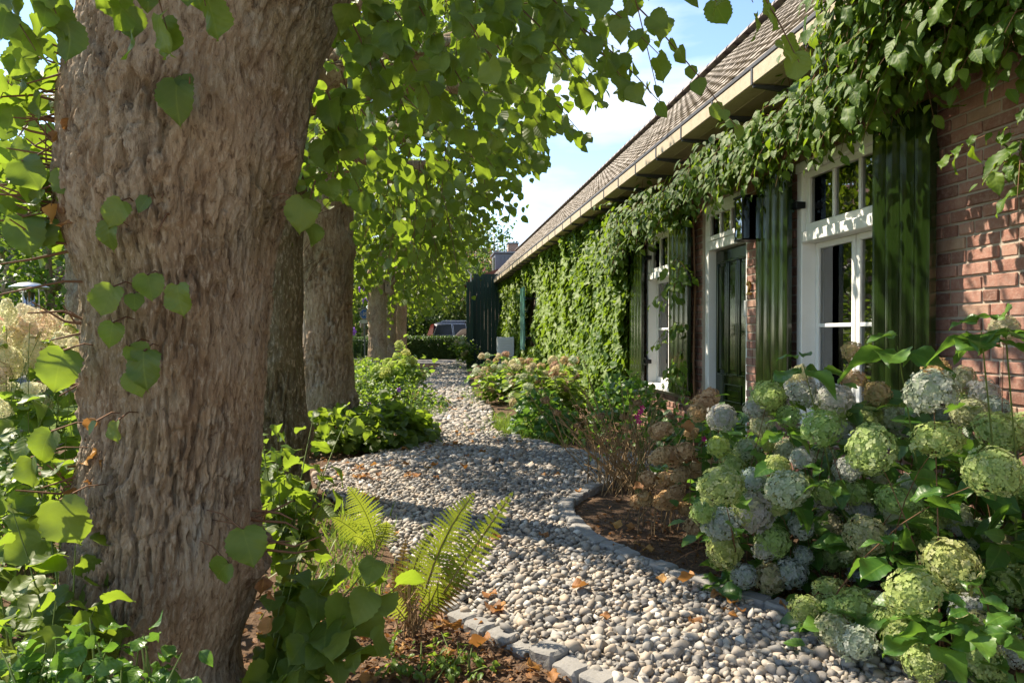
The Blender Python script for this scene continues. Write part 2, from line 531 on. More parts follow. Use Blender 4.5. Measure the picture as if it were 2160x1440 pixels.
def gutter_mat():
    t = NT("cream_gutter_paint")
    n = t.noise(14, 6, 0.65, t.coord("Object"))
    n2 = t.noise(70, 3, 0.6, t.coord("Object"))
    c = t.mix(t.ramp(n, [(0.48, (0, 0, 0)), (0.72, (0.6,) * 3)]), (0.43, 0.37, 0.27), (0.28, 0.22, 0.15))
    c = t.mix(t.ramp(n2, [(0.62, (0, 0, 0)), (0.75, (0.8,) * 3)]), c, (0.22, 0.14, 0.08))
    return t.done(t.princ(c, 0.6, 0.3, t.bump(n2, 0.25, 0.003)))
M["gutter"] = gutter_mat()
M["lead"] = simple("lead", (0.075, 0.080, 0.095), 0.6, 0.4, var=0.4, scale=12)
def tile_mat():
    t = NT("clay_roof_tile")
    rnd = t.n("ShaderNodeObjectInfo").outputs["Random"]
    f = t.math('ADD', t.attr("tint"), t.math('MULTIPLY', t.math('SUBTRACT', rnd, 0.5), 0.9), clamp=True)
    c = t.ramp(f, [(0, (0.19, 0.165, 0.14)), (0.5, (0.27, 0.235, 0.195)), (1, (0.35, 0.31, 0.265))])
    n = t.noise(25, 5, 0.65, t.coord("Object"))
    c = t.mix(t.ramp(n, [(0.5, (0, 0, 0)), (0.75, (0.55,) * 3)]), c, (0.16, 0.125, 0.09))
    return t.done(t.princ(c, 0.85, 0.2, t.bump(n, 0.4, 0.004)))
M["tile"] = tile_mat()
M["ridge"] = simple("ridge_board", (0.27, 0.23, 0.22), 0.7, 0.3, var=0.3)
def stone_mat():
    t = NT("river_pebble")
    rnd = t.n("ShaderNodeObjectInfo").outputs["Random"]
    f = t.math('FRACT', t.math('ADD', t.attr("tint"), rnd))
    c = t.ramp(f, [(0.0, (0.22, 0.195, 0.165)), (0.12, (0.080, 0.076, 0.074)), (0.26, (0.33, 0.29, 0.235)), (0.40, (0.175, 0.140, 0.105)), (0.52, (0.47, 0.44, 0.39)), (0.58, (0.10, 0.098, 0.096)),
                   (0.66, (0.19, 0.175, 0.155)), (0.78, (0.34, 0.265, 0.19)), (0.90, (0.24, 0.225, 0.20)), (1.0, (0.20, 0.185, 0.160))])
    n = t.noise(45, 5, 0.6, t.coord("Object"))
    c = t.mix(t.ramp(n, [(0.5, (0, 0, 0)), (0.75, (0.22,) * 3)]), c, (0.45, 0.43, 0.40))
    c = t.mix(1.0, c, (1.12, 1.13, 1.13), 'MULTIPLY')
    return t.done(t.princ(c, 0.75, 0.3, t.bump(n, 0.3, 0.002)))
M["pebble"] = stone_mat()
M["granite"] = simple("granite", (0.27, 0.26, 0.24), 0.85, 0.25, var=0.4, scale=90, bump=0.6)
def soil_mat():
    t = NT("soil")
    co = t.coord("Object")
    n1, n2 = t.noise(1.1, 4, 0.6, co), t.noise(28, 6, 0.7, co)
    c = t.ramp(n2, [(0.3, (0.055, 0.036, 0.024)), (0.55, (0.125, 0.080, 0.050)), (0.8, (0.21, 0.145, 0.095))])
    far = t.n("ShaderNodeSeparateXYZ"); t.l(co, far.inputs[0])
    grassy = t.math('GREATER_THAN', t.math('ABSOLUTE', far.outputs[0]), 4.2)
    c = t.mix(grassy, c, t.ramp(n1, [(0.35, (0.055, 0.095, 0.018)), (0.65, (0.11, 0.155, 0.030))]))
    return t.done(t.princ(c, 0.95, 0.1, t.bump(n2, 0.8, 0.03)))
M["soil"] = soil_mat()
M["asphalt"] = simple("asphalt", (0.055, 0.055, 0.058), 0.9, 0.2, var=0.3, scale=40, bump=0.3)
M["paving"] = simple("grey_paving", (0.21, 0.20, 0.19), 0.9, 0.2, var=0.3, scale=9, bump=0.2)
M["unseen_bounce_court"] = simple("bounce_court_gravel", (0.46, 0.41, 0.34), 0.95, 0.1, var=0.35, scale=50, bump=0.6)  # pale colour for the unseen ground added to bounce light
M["gravelbase"] = simple("gravel_bed", (0.17, 0.155, 0.135), 0.95, 0.1, var=0.5, scale=60, bump=0.8)
M["carpaint"] = simple("dark_grey_car_paint", (0.030, 0.033, 0.042), 0.25, 0.5, 0.3, 0.9, var=0.02)
M["carsilver"] = simple("silver_car_paint", (0.30, 0.32, 0.34), 0.3, 0.5, 0.4, 0.8, var=0.02)
M["softtop"] = simple("brown_soft_top", (0.045, 0.034, 0.028), 0.85, 0.2)
M["tyre"] = simple("tyre_rubber", (0.02, 0.02, 0.02), 0.85, 0.2)
M["chrome"] = simple("chrome", (0.6, 0.6, 0.62), 0.18, 0.5, 1.0, var=0.02)
M["redlight"] = simple("red_tail_light", (0.52, 0.015, 0.010), 0.2, 0.6, coat=0.8, var=0.05)
M["signblue"] = simple("blue_sign_face", (0.012, 0.12, 0.52), 0.45, 0.4, var=0.03)
M["plasticwhite"] = simple("white_enamel", (0.62, 0.62, 0.60), 0.45, 0.4, var=0.06)
M["steel"] = simple("brushed_steel", (0.55, 0.56, 0.57), 0.3, 0.5, 1.0, var=0.05)
M["redcloth"] = simple("faded_red_canvas", (0.42, 0.085, 0.07), 0.85, 0.2, var=0.12)
M["wood"] = simple("weathered_wood", (0.34, 0.26, 0.18), 0.85, 0.2, var=0.3, scale=18)
M["zinc"] = simple("zinc_cladding", (0.15, 0.16, 0.19), 0.55, 0.4, 0.3, var=0.15)
M["redroof"] = simple("red_roof_tiles", (0.22, 0.085, 0.055), 0.85, 0.2, var=0.3, scale=6)
M["render"] = simple("pale_render", (0.55, 0.50, 0.43), 0.9, 0.2, var=0.15, scale=4)
M["pink"] = simple("magenta_petal", (0.55, 0.02, 0.22), 0.6, 0.2, var=0.1)
M["violet"] = simple("violet_petal", (0.30, 0.12, 0.48), 0.6, 0.2, var=0.1)
M["bulb"] = simple("lamp_bulb", (0.55, 0.36, 0.16), 0.2, 0.5)

# ------------------------------------------------------------------ leaf templates
def leaf_tpl(tk, wk, yl, n, cols, fold, curl, serr=0.0, wave=0.0, twist=0.0, rows=None):
    tt = np.linspace(0, 1, n + 1) if rows is None else np.array(rows)
    n = len(tt) - 1
    xs = np.linspace(-1, 1, cols + 1)
    V, UV, T = [], [], []
    for i, t in enumerate(tt):
        w = np.interp(t, tk, wk)
        if serr and 0 < i < n: w *= 1 + (serr if i % 2 else -serr)
        off = np.interp(t, tk, yl)
        for x in xs:
            X = x * w
            Y = t + off * abs(x) ** 1.5
            Z = fold * abs(X) - curl * t * t + wave * math.sin(9 * t + 2.0 * x) * abs(x) + twist * X * t
            V.append((X, Y, Z)); UV.append((X, Y))
    m = cols + 1
    for i in range(n):
        for k in range(cols):
            a, b, c, d = i * m + k, i * m + k + 1, (i + 1) * m + k + 1, (i + 1) * m + k
            T.append((a, b, c)); T.append((a, c, d))
    V = np.array(V); V[:, 0:1] *= 1
    return V, np.array(T), np.array(UV)
LT = [0, .07, .18, .33, .5, .66, .8, .9, .95, 1]; LW = [.10, .33, .47, .52, .49, .39, .23, .09, .035, 0]
LY = [-.08, -.10, -.05, 0, .02, .02, .01, 0, 0, 0]
VT = [0, .1, .24, .34, .46, .58, .74, .9, 1]; VW = [.14, .34, .50, .42, .25, .27, .19, .07, 0]; VY = [-.10, -.06, .16, .22, .06, 0, 0, 0, 0]
HT = [0, .08, .25, .45, .65, .85, .95, 1]; HW = [.03, .17, .31, .345, .27, .12, .035, 0]; HY = [0, .0, .02, .03, .03, .02, 0, 0]
def variants(tk, wk, yl, hi_n, lo_rows, serr, mat, name):
    hi = []
    for k, (fo, cu, wa, tw) in enumerate([(.16, .20, .08, .15), (.05, .40, .10, -.25), (.34, .10, .07, .3), (.22, .55, .06, .1)]):
        V, T, UV = leaf_tpl(tk, wk, yl, hi_n, 4, fo, cu, serr, wa, tw)
        hi.append(mesh_np(name, V, T, mat, np.full(len(V), 0.5), UV))
    lo = leaf_tpl(tk, wk, yl, 0, 2, .18, .2, rows=lo_rows)
    return hi, lo
LIME_HI, LIME_LO = variants(LT, LW, LY, 17, [0, .18, .5, .8, 1], .045, M["lime"], "leaf")
VINE_HI, VINE_LO = variants(VT, VW, VY, 12, [0, .24, .46, .74, 1], .05, M["vine"], "leaf")
HYD_HI, HYD_LO = variants(HT, HW, HY, 16, [0, .25, .55, .85, 1], .05, M["hyd"], "leaf")
CT = [0, .1, .25, .42, .6, .8, .92, 1]; CW = [.03, .17, .28, .30, .25, .13, .05, 0]
CRP_HI, CRP_LO = variants(CT, CW, [0] * 8, 14, [0, .25, .55, .8, 1], .07, M["vine"], "leaf")
GEN_HI, GEN_LO = variants(HT, HW, HY, 8, [0, .4, 1], .0, M["bright"], "leaf")
DEAD_HI = []
for k, (fo, cu, wa) in enumerate([(.5, .3, .16), (.2, .5, .2), (.7, -.2, .12)]):
    V, T, UV = leaf_tpl(LT, LW, LY, 9, 4, fo, cu, .05, wa, .3)
    DEAD_HI.append(mesh_np("leaf", V, T, M["dead"], np.full(len(V), 0.5), UV))

def norm(a): return a / (np.linalg.norm(a, axis=-1, keepdims=True) + 1e-9)
def frames(tip, nrm):
    y = norm(tip)
    z = nrm - (nrm * y).sum(-1, keepdims=True) * y
    z = norm(z)
    x = np.cross(y, z)
    return np.stack([x, y, z], axis=-1)
def scatter(tpl, pos, tip, nrm, size, tint):
    V, T, UV = tpl
    Rm = frames(tip, nrm)
    W = pos[:, None, :] + size[:, None, None] * np.einsum('nij,vj->nvi', Rm, V)
    n, k = len(pos), len(V)
    TT = (T[None] + (np.arange(n) * k)[:, None, None]).reshape(-1, 3)
    return W.reshape(-1, 3), TT, np.repeat(tint, k), np.tile(UV, (n, 1))
def foliage(parent, hi, lo, pos, tip, nrm, size, tint, mat, nobj=0, name="leaf", mass="foliage", vis=None):
    """nearest visible leaves become objects of their own, the rest one mass"""
    pos = np.asarray(pos)
    if nobj:
        u, v, zc = proj(pos)
        ok = (u > -30) & (u < 2190) & (v > -30) & (v < 1470) & (zc > 0.3)
        if vis is not None: ok &= vis
        idx = np.where(ok)[0]
        idx = idx[np.argsort(zc[idx] / size[idx])][:nobj]
        Rm = frames(tip[idx], nrm[idx])
        for j, i in enumerate(idx):
            m = Matrix.Identity(4)
            s = size[i]
            for r in range(3):
                for c in range(3): m[r][c] = Rm[j, r, c] * s
                m[r][3] = pos[i, r]
            inst(name, hi[(i * 7) % len(hi)], m, parent)
        keep = np.ones(len(pos), bool); keep[idx] = False
    else:
        keep = np.ones(len(pos), bool)
    if keep.any():
        V, T, t, uv = scatter(lo, pos[keep], tip[keep], nrm[keep], size[keep], tint[keep])
        o = ob(mass, mesh_np(mass, V, T, mat, t, uv), parent)
        o["kind"] = "stuff"
        return o
def sprays(rng, starts, dirs, length, nleaf, size, droop=0.25, hang=0.6, flat=0.5, sidew=0.8):
    """leafy twigs -> leaf arrays and twig polylines"""
    P, TI, NR, SZ, tw = [], [], [], [], []
    for s, d in zip(starts, dirs):
        d = np.asarray(d, float); d /= np.linalg.norm(d) + 1e-9
        L = length * rng.uniform(.65, 1.25)
        side = np.cross(d, ZZ); side /= np.linalg.norm(side) + 1e-6
        if np.linalg.norm(side) < .1: side = np.array([1.0, 0, 0])
        k = max(3, int(nleaf * rng.uniform(.7, 1.3)))
        tt = np.linspace(.12, 1, k)
        curve = lambda t: s + d * L * t - ZZ * droop * L * t * t
        for j, t in enumerate(tt):
            sg = 1 if j % 2 else -1
            sz = size * rng.uniform(.65, 1.25) * (1 - .25 * t)
            tip = d * rng.uniform(.1, .7) + side * sg * sidew * rng.uniform(.4, 1.2) - ZZ * hang * rng.uniform(.4, 1.6)
            nr = ZZ * flat + rng.normal(0, .45, 3) + side * sg * .3
            P.append(curve(t) + side * sg * .025 + rng.normal(0, .01, 3)); TI.append(tip); NR.append(nr); SZ.append(sz)
        tw.append([curve(t) for t in (0, .35, .7, 1)])
    return np.array(P), np.array(TI), np.array(NR), np.array(SZ), tw
def twigs_mesh(name, tw, r, mat, parent, n=3):
    Vs, Fs, k = [], [], 0
    for p in tw:
        V, F = tube(p, np.linspace(r, r * .35, len(p)), n, False)
        Vs.append(V); Fs.append(np.array(F) + k); k += len(V)
    if not Vs: return
    o = ob(name, mesh_np(name, np.concatenate(Vs), np.concatenate(Fs), mat), parent)
    o["kind"] = "stuff"
    return o

# ------------------------------------------------------------------ ground, road, path
ground = MB()
NG = 40
gx = np.concatenate([np.linspace(-420, -12, 6), np.linspace(-10, 10, 21), np.linspace(12, 420, 6)])
gy = np.concatenate([np.linspace(-120, -4, 4), np.linspace(-2, 40, 43), np.linspace(45, 700, 6)])
GV = np.array([(x, y, 0.0) for x in gx for y in gy])
GV[:, 2] = -0.012 + 0.010 * fbm(GV * np.array([.9, .9, 1]) + 3.1, 2) * (np.abs(GV[:, 0]) < 9) * (GV[:, 1] < 40)
GF = [(i * len(gy) + j, (i + 1) * len(gy) + j, (i + 1) * len(gy) + j + 1, i * len(gy) + j + 1) for i in range(len(gx) - 1) for j in range(len(gy) - 1)]
o = ob("ground", mesh_py("ground", GV, GF, M["soil"], True)); o["kind"] = "structure"
o = MB().box(-120, 120, 34.6, 46, -0.3, 0.015).build("road", M["asphalt"]); o["kind"] = "structure"
o = MB().box(-1.0, 2.3, 28.6, 33.1, -0.3, 0.045).build("pavement", M["paving"]); o["kind"] = "structure"

o = MB().box(-14, 2.6, -16, 0.9, -0.3, 0.004).build("unseen_bounce_court", M["unseen_bounce_court"]); o["kind"] = "structure"  # unseen pale ground added behind the camera, bounces warm light onto the trunk

G2 = lambda pts: [gnd(u, v)[:2] for u, v in pts]
left_edge = [np.array([0.95, -1.5]), np.array([0.90, 1.2])] + G2([(1370, 1480), (1265, 1432), (1150, 1380), (1040, 1330), (940, 1285), (850, 1200), (790, 1120), (700, 1055), (660, 1015), (690, 985), (800, 960),
      (870, 925), (900, 890), (885, 850), (878, 815), (905, 790), (925, 775), (935, 764)])
right_edge = [np.array([2.45, -1.5])] + G2([(2060, 1440), (1900, 1385), (1700, 1310), (1560, 1262), (1440, 1222), (1350, 1187), (1270, 1152), (1215, 1112), (1195, 1083), (1207, 1058), (1260, 1032), (1345, 1008)]) + \
    [np.array([2.70, 5.95]), np.array([2.70, 7.05])] + G2([(1240, 965), (1160, 946), (1090, 928), (1045, 912), (1037, 895), (1040, 865), (1003, 838), (988, 810), (987, 785), (982, 764)])
PATH = np.array(left_edge + right_edge[::-1])
def inside(P, poly):
    x, y = P[:, 0], P[:, 1]
    c = np.zeros(len(P), bool)
    n = len(poly); j = n - 1
    for i in range(n):
        xi, yi = poly[i]; xj, yj = poly[j]
        h = ((yi > y) != (yj > y)) & (x < (xj - xi) * (y - yi) / (yj - yi + 1e-12) + xi)
        c ^= h; j = i
    return c
from mathutils.geometry import tessellate_polygon
tri = tessellate_polygon([[Vector((p[0], p[1], 0)) for p in PATH]])
path = ob("gravel_path", mesh_py("gravel_path", [(p[0], p[1], 0.008) for p in PATH], [t if True else t for t in tri], M["gravelbase"]))
path["kind"] = "structure"

def ico(sub):
    bm = bmesh.new(); bmesh.ops.create_icosphere(bm, subdivisions=sub, radius=1.0)
    V = np.array([v.co[:] for v in bm.verts]); T = np.array([[v.index for v in f.verts] for f in bm.faces]); bm.free()
    return V, T
ICO1, ICO2 = ico(1), ico(2)
def pebble_shape(rng, base):
    V, T = base
    D = 1 + .30 * noise(V * 1.1 + rng.uniform(0, 50, 3))[:, None] + .16 * noise(V * 2.3 + rng.uniform(0, 50, 3))[:, None]
    V = V * D
    for _ in range(rng.integers(3, 7)):      # worn flat faces
        nn = rng.normal(size=3); nn /= np.linalg.norm(nn)
        V = V - np.maximum(0, V @ nn - rng.uniform(.5, .85))[:, None] * nn
    D = 1.0
    return np.sign(V) * np.abs(V * D) ** rng.uniform(.75, 1.1) * np.array([1, rng.uniform(.6, .95), rng.uniform(.42, .72)]), T
def grid_pts(rng, y0, y1, sp):
    lo, hi = PATH.min(0), PATH.max(0)
    xs = np.arange(lo[0], hi[0], sp); ys = np.arange(max(lo[1], y0), min(hi[1], y1), sp * .87)
    g = np.array([(x + (k % 2) * sp / 2, y) for k, y in enumerate(ys) for x in xs])
    g = g + rng.normal(0, sp * .24, g.shape)
    return g[inside(g, PATH)]
rg = np.random.default_rng(21)
def rotm(rng, n, tilt):
    a, b, c = rng.uniform(0, 6.283, n), rng.normal(0, tilt, n), rng.normal(0, tilt, n)
    ca, sa, cb, sb, cc, sc = np.cos(a), np.sin(a), np.cos(b), np.sin(b), np.cos(c), np.sin(c)
    Rz = np.zeros((n, 3, 3)); Rz[:, 0, 0] = ca; Rz[:, 0, 1] = -sa; Rz[:, 1, 0] = sa; Rz[:, 1, 1] = ca; Rz[:, 2, 2] = 1
    Rx = np.zeros((n, 3, 3)); Rx[:, 0, 0] = 1; Rx[:, 1, 1] = cb; Rx[:, 1, 2] = -sb; Rx[:, 2, 1] = sb; Rx[:, 2, 2] = cb
    Ry = np.zeros((n, 3, 3)); Ry[:, 1, 1] = 1; Ry[:, 0, 0] = cc; Ry[:, 0, 2] = sc; Ry[:, 2, 0] = -sc; Ry[:, 2, 2] = cc
    return Rz @ Rx @ Ry
PEB_ME = [mesh_np("pebble", *pebble_shape(rg, ICO2), M["pebble"], np.full(len(ICO2[0]), .5)) for _ in range(9)]
allV, allT, alltint, off = [], [], [], 0
peb_obj = 0
for (y0, y1, sp, rad, base, passes) in ((1.3, 2.75, .0245, .0168, ICO2, 2), (2.75, 6.0, .0265, .0185, ICO1, 2), (6.0, 9.0, .034, .024, ICO1, 2), (9.0, 29.5, .068, .046, ICO1, 1)):
    for ps in range(passes):
        P = grid_pts(rg, y0, y1, sp * (1.0 if ps == 0 else 1.55))
        n = len(P)
        r = rad * np.exp(np.clip(rg.normal(0, .36, n), -.9, .75)) * (1.0 if ps == 0 else 1.12)
        z = (.010 if ps == 0 else .024) + rg.uniform(0, .010, n)
        tint = rg.uniform(0, 1, n)
        Rm = rotm(rg, n, .38)
        if base is ICO2 and ps == 1:
            u, v, zc = proj(np.c_[P, z])
            ok = np.where((v < 1440) & (u > 0) & (u < 2160))[0]
            pick = ok[np.argsort(zc[ok])][:300]
            for i in pick:
                m = Matrix.Identity(4)
                for a in range(3):
                    for b in range(3): m[a][b] = Rm[i, a, b] * r[i]
                m[0][3], m[1][3], m[2][3] = P[i, 0], P[i, 1], z[i]
                inst("pebble", PEB_ME[i % 9], m, path)
            keep = np.ones(n, bool); keep[pick] = False
            P, r, z, tint, Rm = P[keep], r[keep], z[keep], tint[keep], Rm[keep]
            n = len(P)
        shp = [pebble_shape(rg, base) for _ in range(8)]
        for k in range(8):
            s = np.arange(k, n, 8)
            V, T = shp[k]
            W = np.c_[P[s], z[s]][:, None, :] + r[s][:, None, None] * np.einsum('nij,vj->nvi', Rm[s], V)
            allV.append(W.reshape(-1, 3)); allT.append((T[None] + (np.arange(len(s)) * len(V))[:, None, None]).reshape(-1, 3) + off)
            alltint.append(np.repeat(tint[s], len(V))); off += len(s) * len(V)
o = ob("gravel", mesh_np("gravel", np.concatenate(allV), np.concatenate(allT), M["pebble"], np.concatenate(alltint)), path)
o["kind"] = "stuff"

# ------------------------------------------------------------------ kerbs of granite setts
def polyline(pts, step):
    pts = np.array(pts); d = np.r_[0, np.cumsum(np.linalg.norm(np.diff(pts, axis=0), axis=1))]
    s = np.arange(0, d[-1], step)
    return np.c_[np.interp(s, d, pts[:, 0]), np.interp(s, d, pts[:, 1])]
def smooth_line(pts, it=2):
    pts = np.array(pts)
    for _ in range(it):
        q = [pts[0]]
        for a, b in zip(pts[:-1], pts[1:]): q += [a * .75 + b * .25, a * .25 + b * .75]
        pts = np.array(q + [pts[-1]])
    return pts
def rough_block(x0, x1, y0, y1, z0, z1, rng):
    me = mesh_py("t", *chamfer(x0, x1, y0, y1, z0, z1, .011))
    bm = bmesh.new(); bm.from_mesh(me)
    bmesh.ops.subdivide_edges(bm, edges=[e for e in bm.edges if e.calc_length() > .03], cuts=2, use_grid_fill=True)
    V = np.array([v.co[:] for v in bm.verts]); F = [[v.index for v in f.verts] for f in bm.faces]
    bm.free(); bpy.data.meshes.remove(me)
    o3 = rng.uniform(0, 40, 3)
    return V + np.stack([noise(V * 18 + o3), noise(V * 18 + o3 + 9), noise(V * 18 + o3 + 19)], -1) * .0055 + np.stack([noise(V * 55 + o3)] * 3, -1) * .0025, F
def kerb(name, label, pix, step, w, top, extra=(), seed=0):
    rng = np.random.default_rng(seed)
    k = bpy.data.objects.new(name, None); COL.objects.link(k); k["kind"] = "structure"; k["label"] = label
    pts = polyline(smooth_line(G2(pix) + [np.array(e) for e in extra]), step)
    for a, b in zip(pts[:-1], pts[1:]):
        d = b - a; L = np.linalg.norm(d); c = (a + b) / 2
        V, F = rough_block(-L / 2 + .004, L / 2 - .004, -w / 2, w / 2, -.05, top + rng.normal(0, .008), rng)
        an = math.atan2(d[1], d[0]) + rng.normal(0, .05)
        ca, sa = math.cos(an), math.sin(an)
        W = np.c_[V[:, 0] * ca - V[:, 1] * sa + c[0] + rng.normal(0, .005), V[:, 0] * sa + V[:, 1] * ca + c[1], V[:, 2]]
        ob("kerb_stone", mesh_py("kerb_stone", W, F, M["granite"], False), k)
    return k
kerb("kerb", "granite sett edging along the bed with the fern", [(925, 1278), (1040, 1338), (1150, 1388), (1265, 1438), (1370, 1490)], .125, .105, .034, seed=1)
kerb("kerb", "curved granite sett edging round the bed of dry hydrangea", [(1355, 1004), (1265, 1028), (1203, 1056), (1190, 1084), (1210, 1114), (1268, 1155), (1350, 1190), (1440, 1224), (1560, 1266), (1700, 1316), (1830, 1362)], .135, .10, .048, seed=2)
kerb("kerb", "short granite sett edging beside the grass before the ivy", [(1080, 925), (1160, 944), (1240, 963), (1330, 978)], .15, .11, .045, seed=3)

# ------------------------------------------------------------------ the brick house
XW = 2.80                                   # outer face of the wall
HY0, HY1, HZ = -2.5, 36.0, 3.02
house = thing("brick_house", "long low red brick farmhouse with creeper, green shutters and tiled roof", "house", (XW, 8, 0))
WINS = {"right": (3.93, 5.09, .55, 2.48), "left": (7.66, 8.79, .55, 2.48), "far": (17.0, 18.05, .75, 2.42)}
DOOR = (5.99, 7.01, 0.0, 2.50)
openings = sorted([WINS["right"], WINS["left"], WINS["far"], DOOR])
wall = MB()
XB = XW + .22
y = HY0
for (a, b, z0, z1) in openings:
    wall.box(XW + .009, XB, y, a, -.2, HZ + .25)
    if z0 > 0.01: wall.box(XW + .009, XB, a, b, -.2, z0)
    wall.box(XW + .009, XB, a, b, z1, HZ + .25)
    y = b
wall.box(XW + .009, XB, y, HY1, -.2, HZ + .25)
wall_o = wall.build("wall", M["mortar"], house)
MB().box(XB + 4.0, XB + 4.2, HY0, HY1, -.2, HZ + .25).build("wall", M["farbrick"], house)
MB().box(XB, XB + 4.0, HY0, HY0 + .2, -.2, HZ + .25).build("wall", M["farbrick"], house)
MB().box(XB, XB + 4.0, HY1 - .2, HY1, -.2, HZ + .25).build("wall", M["farbrick"], house)
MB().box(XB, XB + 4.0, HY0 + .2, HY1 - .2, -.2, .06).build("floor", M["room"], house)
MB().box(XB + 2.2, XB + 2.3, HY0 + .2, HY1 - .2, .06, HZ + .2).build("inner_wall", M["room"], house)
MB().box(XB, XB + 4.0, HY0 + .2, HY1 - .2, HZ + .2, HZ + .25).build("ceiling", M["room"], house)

rb = np.random.default_rng(31)
bricks = []
row_h, joint = .0715, .0125
zr, row = .0, 0
while zr < HZ + .1:
    z0, z1 = zr + joint / 2, zr + row_h - joint / 2
    free = [(1.6, 12.0)]
    for (a, b, oz0, oz1) in openings:
        if z1 > oz0 and z0 < oz1:
            nf = []
            for (p, q) in free:
                if b <= p or a >= q: nf.append((p, q))
                else:
                    if a > p: nf.append((p, a))
                    if b < q: nf.append((b, q))
            free = nf
    yy = 1.2 - (row % 2) * .11 - (.055 if row % 3 == 0 else 0)
    while yy < 12.0:
        L = .098 if (rb.random() < .30) else .21
        for (p, q) in free:
            a, b = max(yy, p + .004), min(yy + L, q - .004)
            if b - a > .03: bricks.append((a, b, z0, z1))
        yy += L + joint
    zr += row_h; row += 1
bricks = np.array(bricks)
cen = np.c_[np.full(len(bricks), XW), bricks[:, :2].mean(1), bricks[:, 2:].mean(1)]
u, v, zc = proj(cen)
# in view, below the creeper and not behind a shutter
SHUT = [(3.55, 4.0), (5.15, 5.5), (7.15, 7.65), (8.75, 9.2)]
vis = (u < 2180) & (u > 1340) & (v > 150) & (v < 930) & (zc > 0)
for a, b in SHUT: vis &= ~((cen[:, 1] > a) & (cen[:, 1] < b) & (cen[:, 2] > .5))
cand = np.where(vis)[0]
cand = cand[np.argsort(zc[cand])][:300]
isobj = np.zeros(len(bricks), bool); isobj[cand] = True
mass = MB()
for i, (a, b, z0, z1) in enumerate(bricks):
    pr = XW - .001 + rb.normal(0, .0022)
    V, F = chamfer(pr, XW + .03, a, b, z0, z1, rb.uniform(.0025, .0055))
    V = V + rb.normal(0, .0012, V.shape)
    if isobj[i]:
        ob("brick", mesh_py("brick", V, F, M["brick"], tint=np.full(len(V), rb.uniform(.3, .7))), wall_o)
    else:
        mass.add(V, F, rb.random())
o = mass.build("brickwork", M["brick"], wall_o); o["kind"] = "stuff"

# windows ------------------------------------------------------------------
def window(Y0, Y1, z0, z1, npan, trans, name="window", label=None, curtain=True):
    w = MB()
    xf = XW - .022
    # outer frame
    w.cbox(xf, XW + .14, Y0, Y0 + .075, z0 + .05, z1 - .075, .006).cbox(xf, XW + .14, Y1 - .075, Y1, z0 + .05, z1 - .075, .006)
    w.cbox(xf - .012, XW + .14, Y0 - .004, Y1 + .004, z1 - .075, z1, .006)
    w.cbox(xf - .06, XW + .14, Y0 - .02, Y1 + .02, z0 - .01, z0 + .05, .008)
    w.cbox(xf - .008, XW + .14, Y0 + .075, Y1 - .075, trans - .05, trans + .03, .006)
    W = w.build(name, M["white"], house)
    if label: W["label"] = label
    # transom sash
    a, b, c, d = Y0 + .075, Y1 - .075, trans + .03, z1 - .075
    s = MB(); x0, x1 = XW + .008, XW + .055
    s.cbox(x0, x1, a + .002, a + .05, c + .06, d - .05, .004).cbox(x0, x1, b - .05, b - .002, c + .06, d - .05, .004)
    s.cbox(x0, x1, a + .002, b - .002, c + .002, c + .06, .004).cbox(x0, x1, a + .002, b - .002, d - .05, d - .002, .004)
    S = s.build("transom_sash", M["white"], W)
    pw = (b - a - .10) / npan
    for k in range(npan):
        p0 = a + .05 + k * pw
        if k: MB().cbox(x0 + .004, x1 - .004, p0 - .013, p0 + .013, c + .06, d - .05, .004).build("muntin", M["white"], W)
        MB().box(x0 + .022, x0 + .027, p0 + (.013 if k else 0), p0 + pw - (.013 if k < npan - 1 else 0), c + .06, d - .05).build("pane", M["glass"], W)
    # two lower casements, set deeper
    x0, x1 = XW + .085, XW + .125
    c, d = z0 + .05, trans - .05
    mid = (a + b) / 2
    zm = c + (d - c) * .52
    for (p, q) in ((a, mid - .004), (mid + .004, b)):
        s = MB()
        s.cbox(x0, x1, p + .002, p + .045, c + .07, d - .045, .004).cbox(x0, x1, q - .045, q - .002, c + .07, d - .045, .004)
        s.cbox(x0, x1, p + .002, q - .002, c + .002, c + .07, .004).cbox(x0, x1, p + .002, q - .002, d - .045, d - .002, .004)
        s.build("casement", M["white"], W)
        MB().cbox(x0 + .004, x1 - .004, p + .045, q - .045, zm - .014, zm + .014, .004).build("muntin", M["white"], W)
        for (e, f) in ((c + .07, zm - .014), (zm + .014, d - .045)):
            MB().box(x0 + .018, x0 + .023, p + .045, q - .045, e, f).build("pane", M["glass"], W)
    if curtain:
        n = 40
        V, F = [], []
        for k in range(n + 1):
            yy = Y1 - .06 - (Y1 - Y0) * .30 * k / n
            xx = XW + .20 + .018 * math.sin(k * 1.3)
            V += [(xx, yy, z0 + .04), (xx, yy, z1 - .05)]
            if k: F.append((2 * k - 2, 2 * k, 2 * k + 1, 2 * k - 1))
        ob("curtain", mesh_py("curtain", V, F, M["curtain"], True), W)
    return W
window(*WINS["right"], 3, 1.93, label="white two light window nearest the camera with hydrangeas below")
window(*WINS["left"], 3, 1.93, label="white window between two green shutters left of the door")
window(*WINS["far"], 3, 1.90, label="window almost buried in the far ivy", curtain=False)

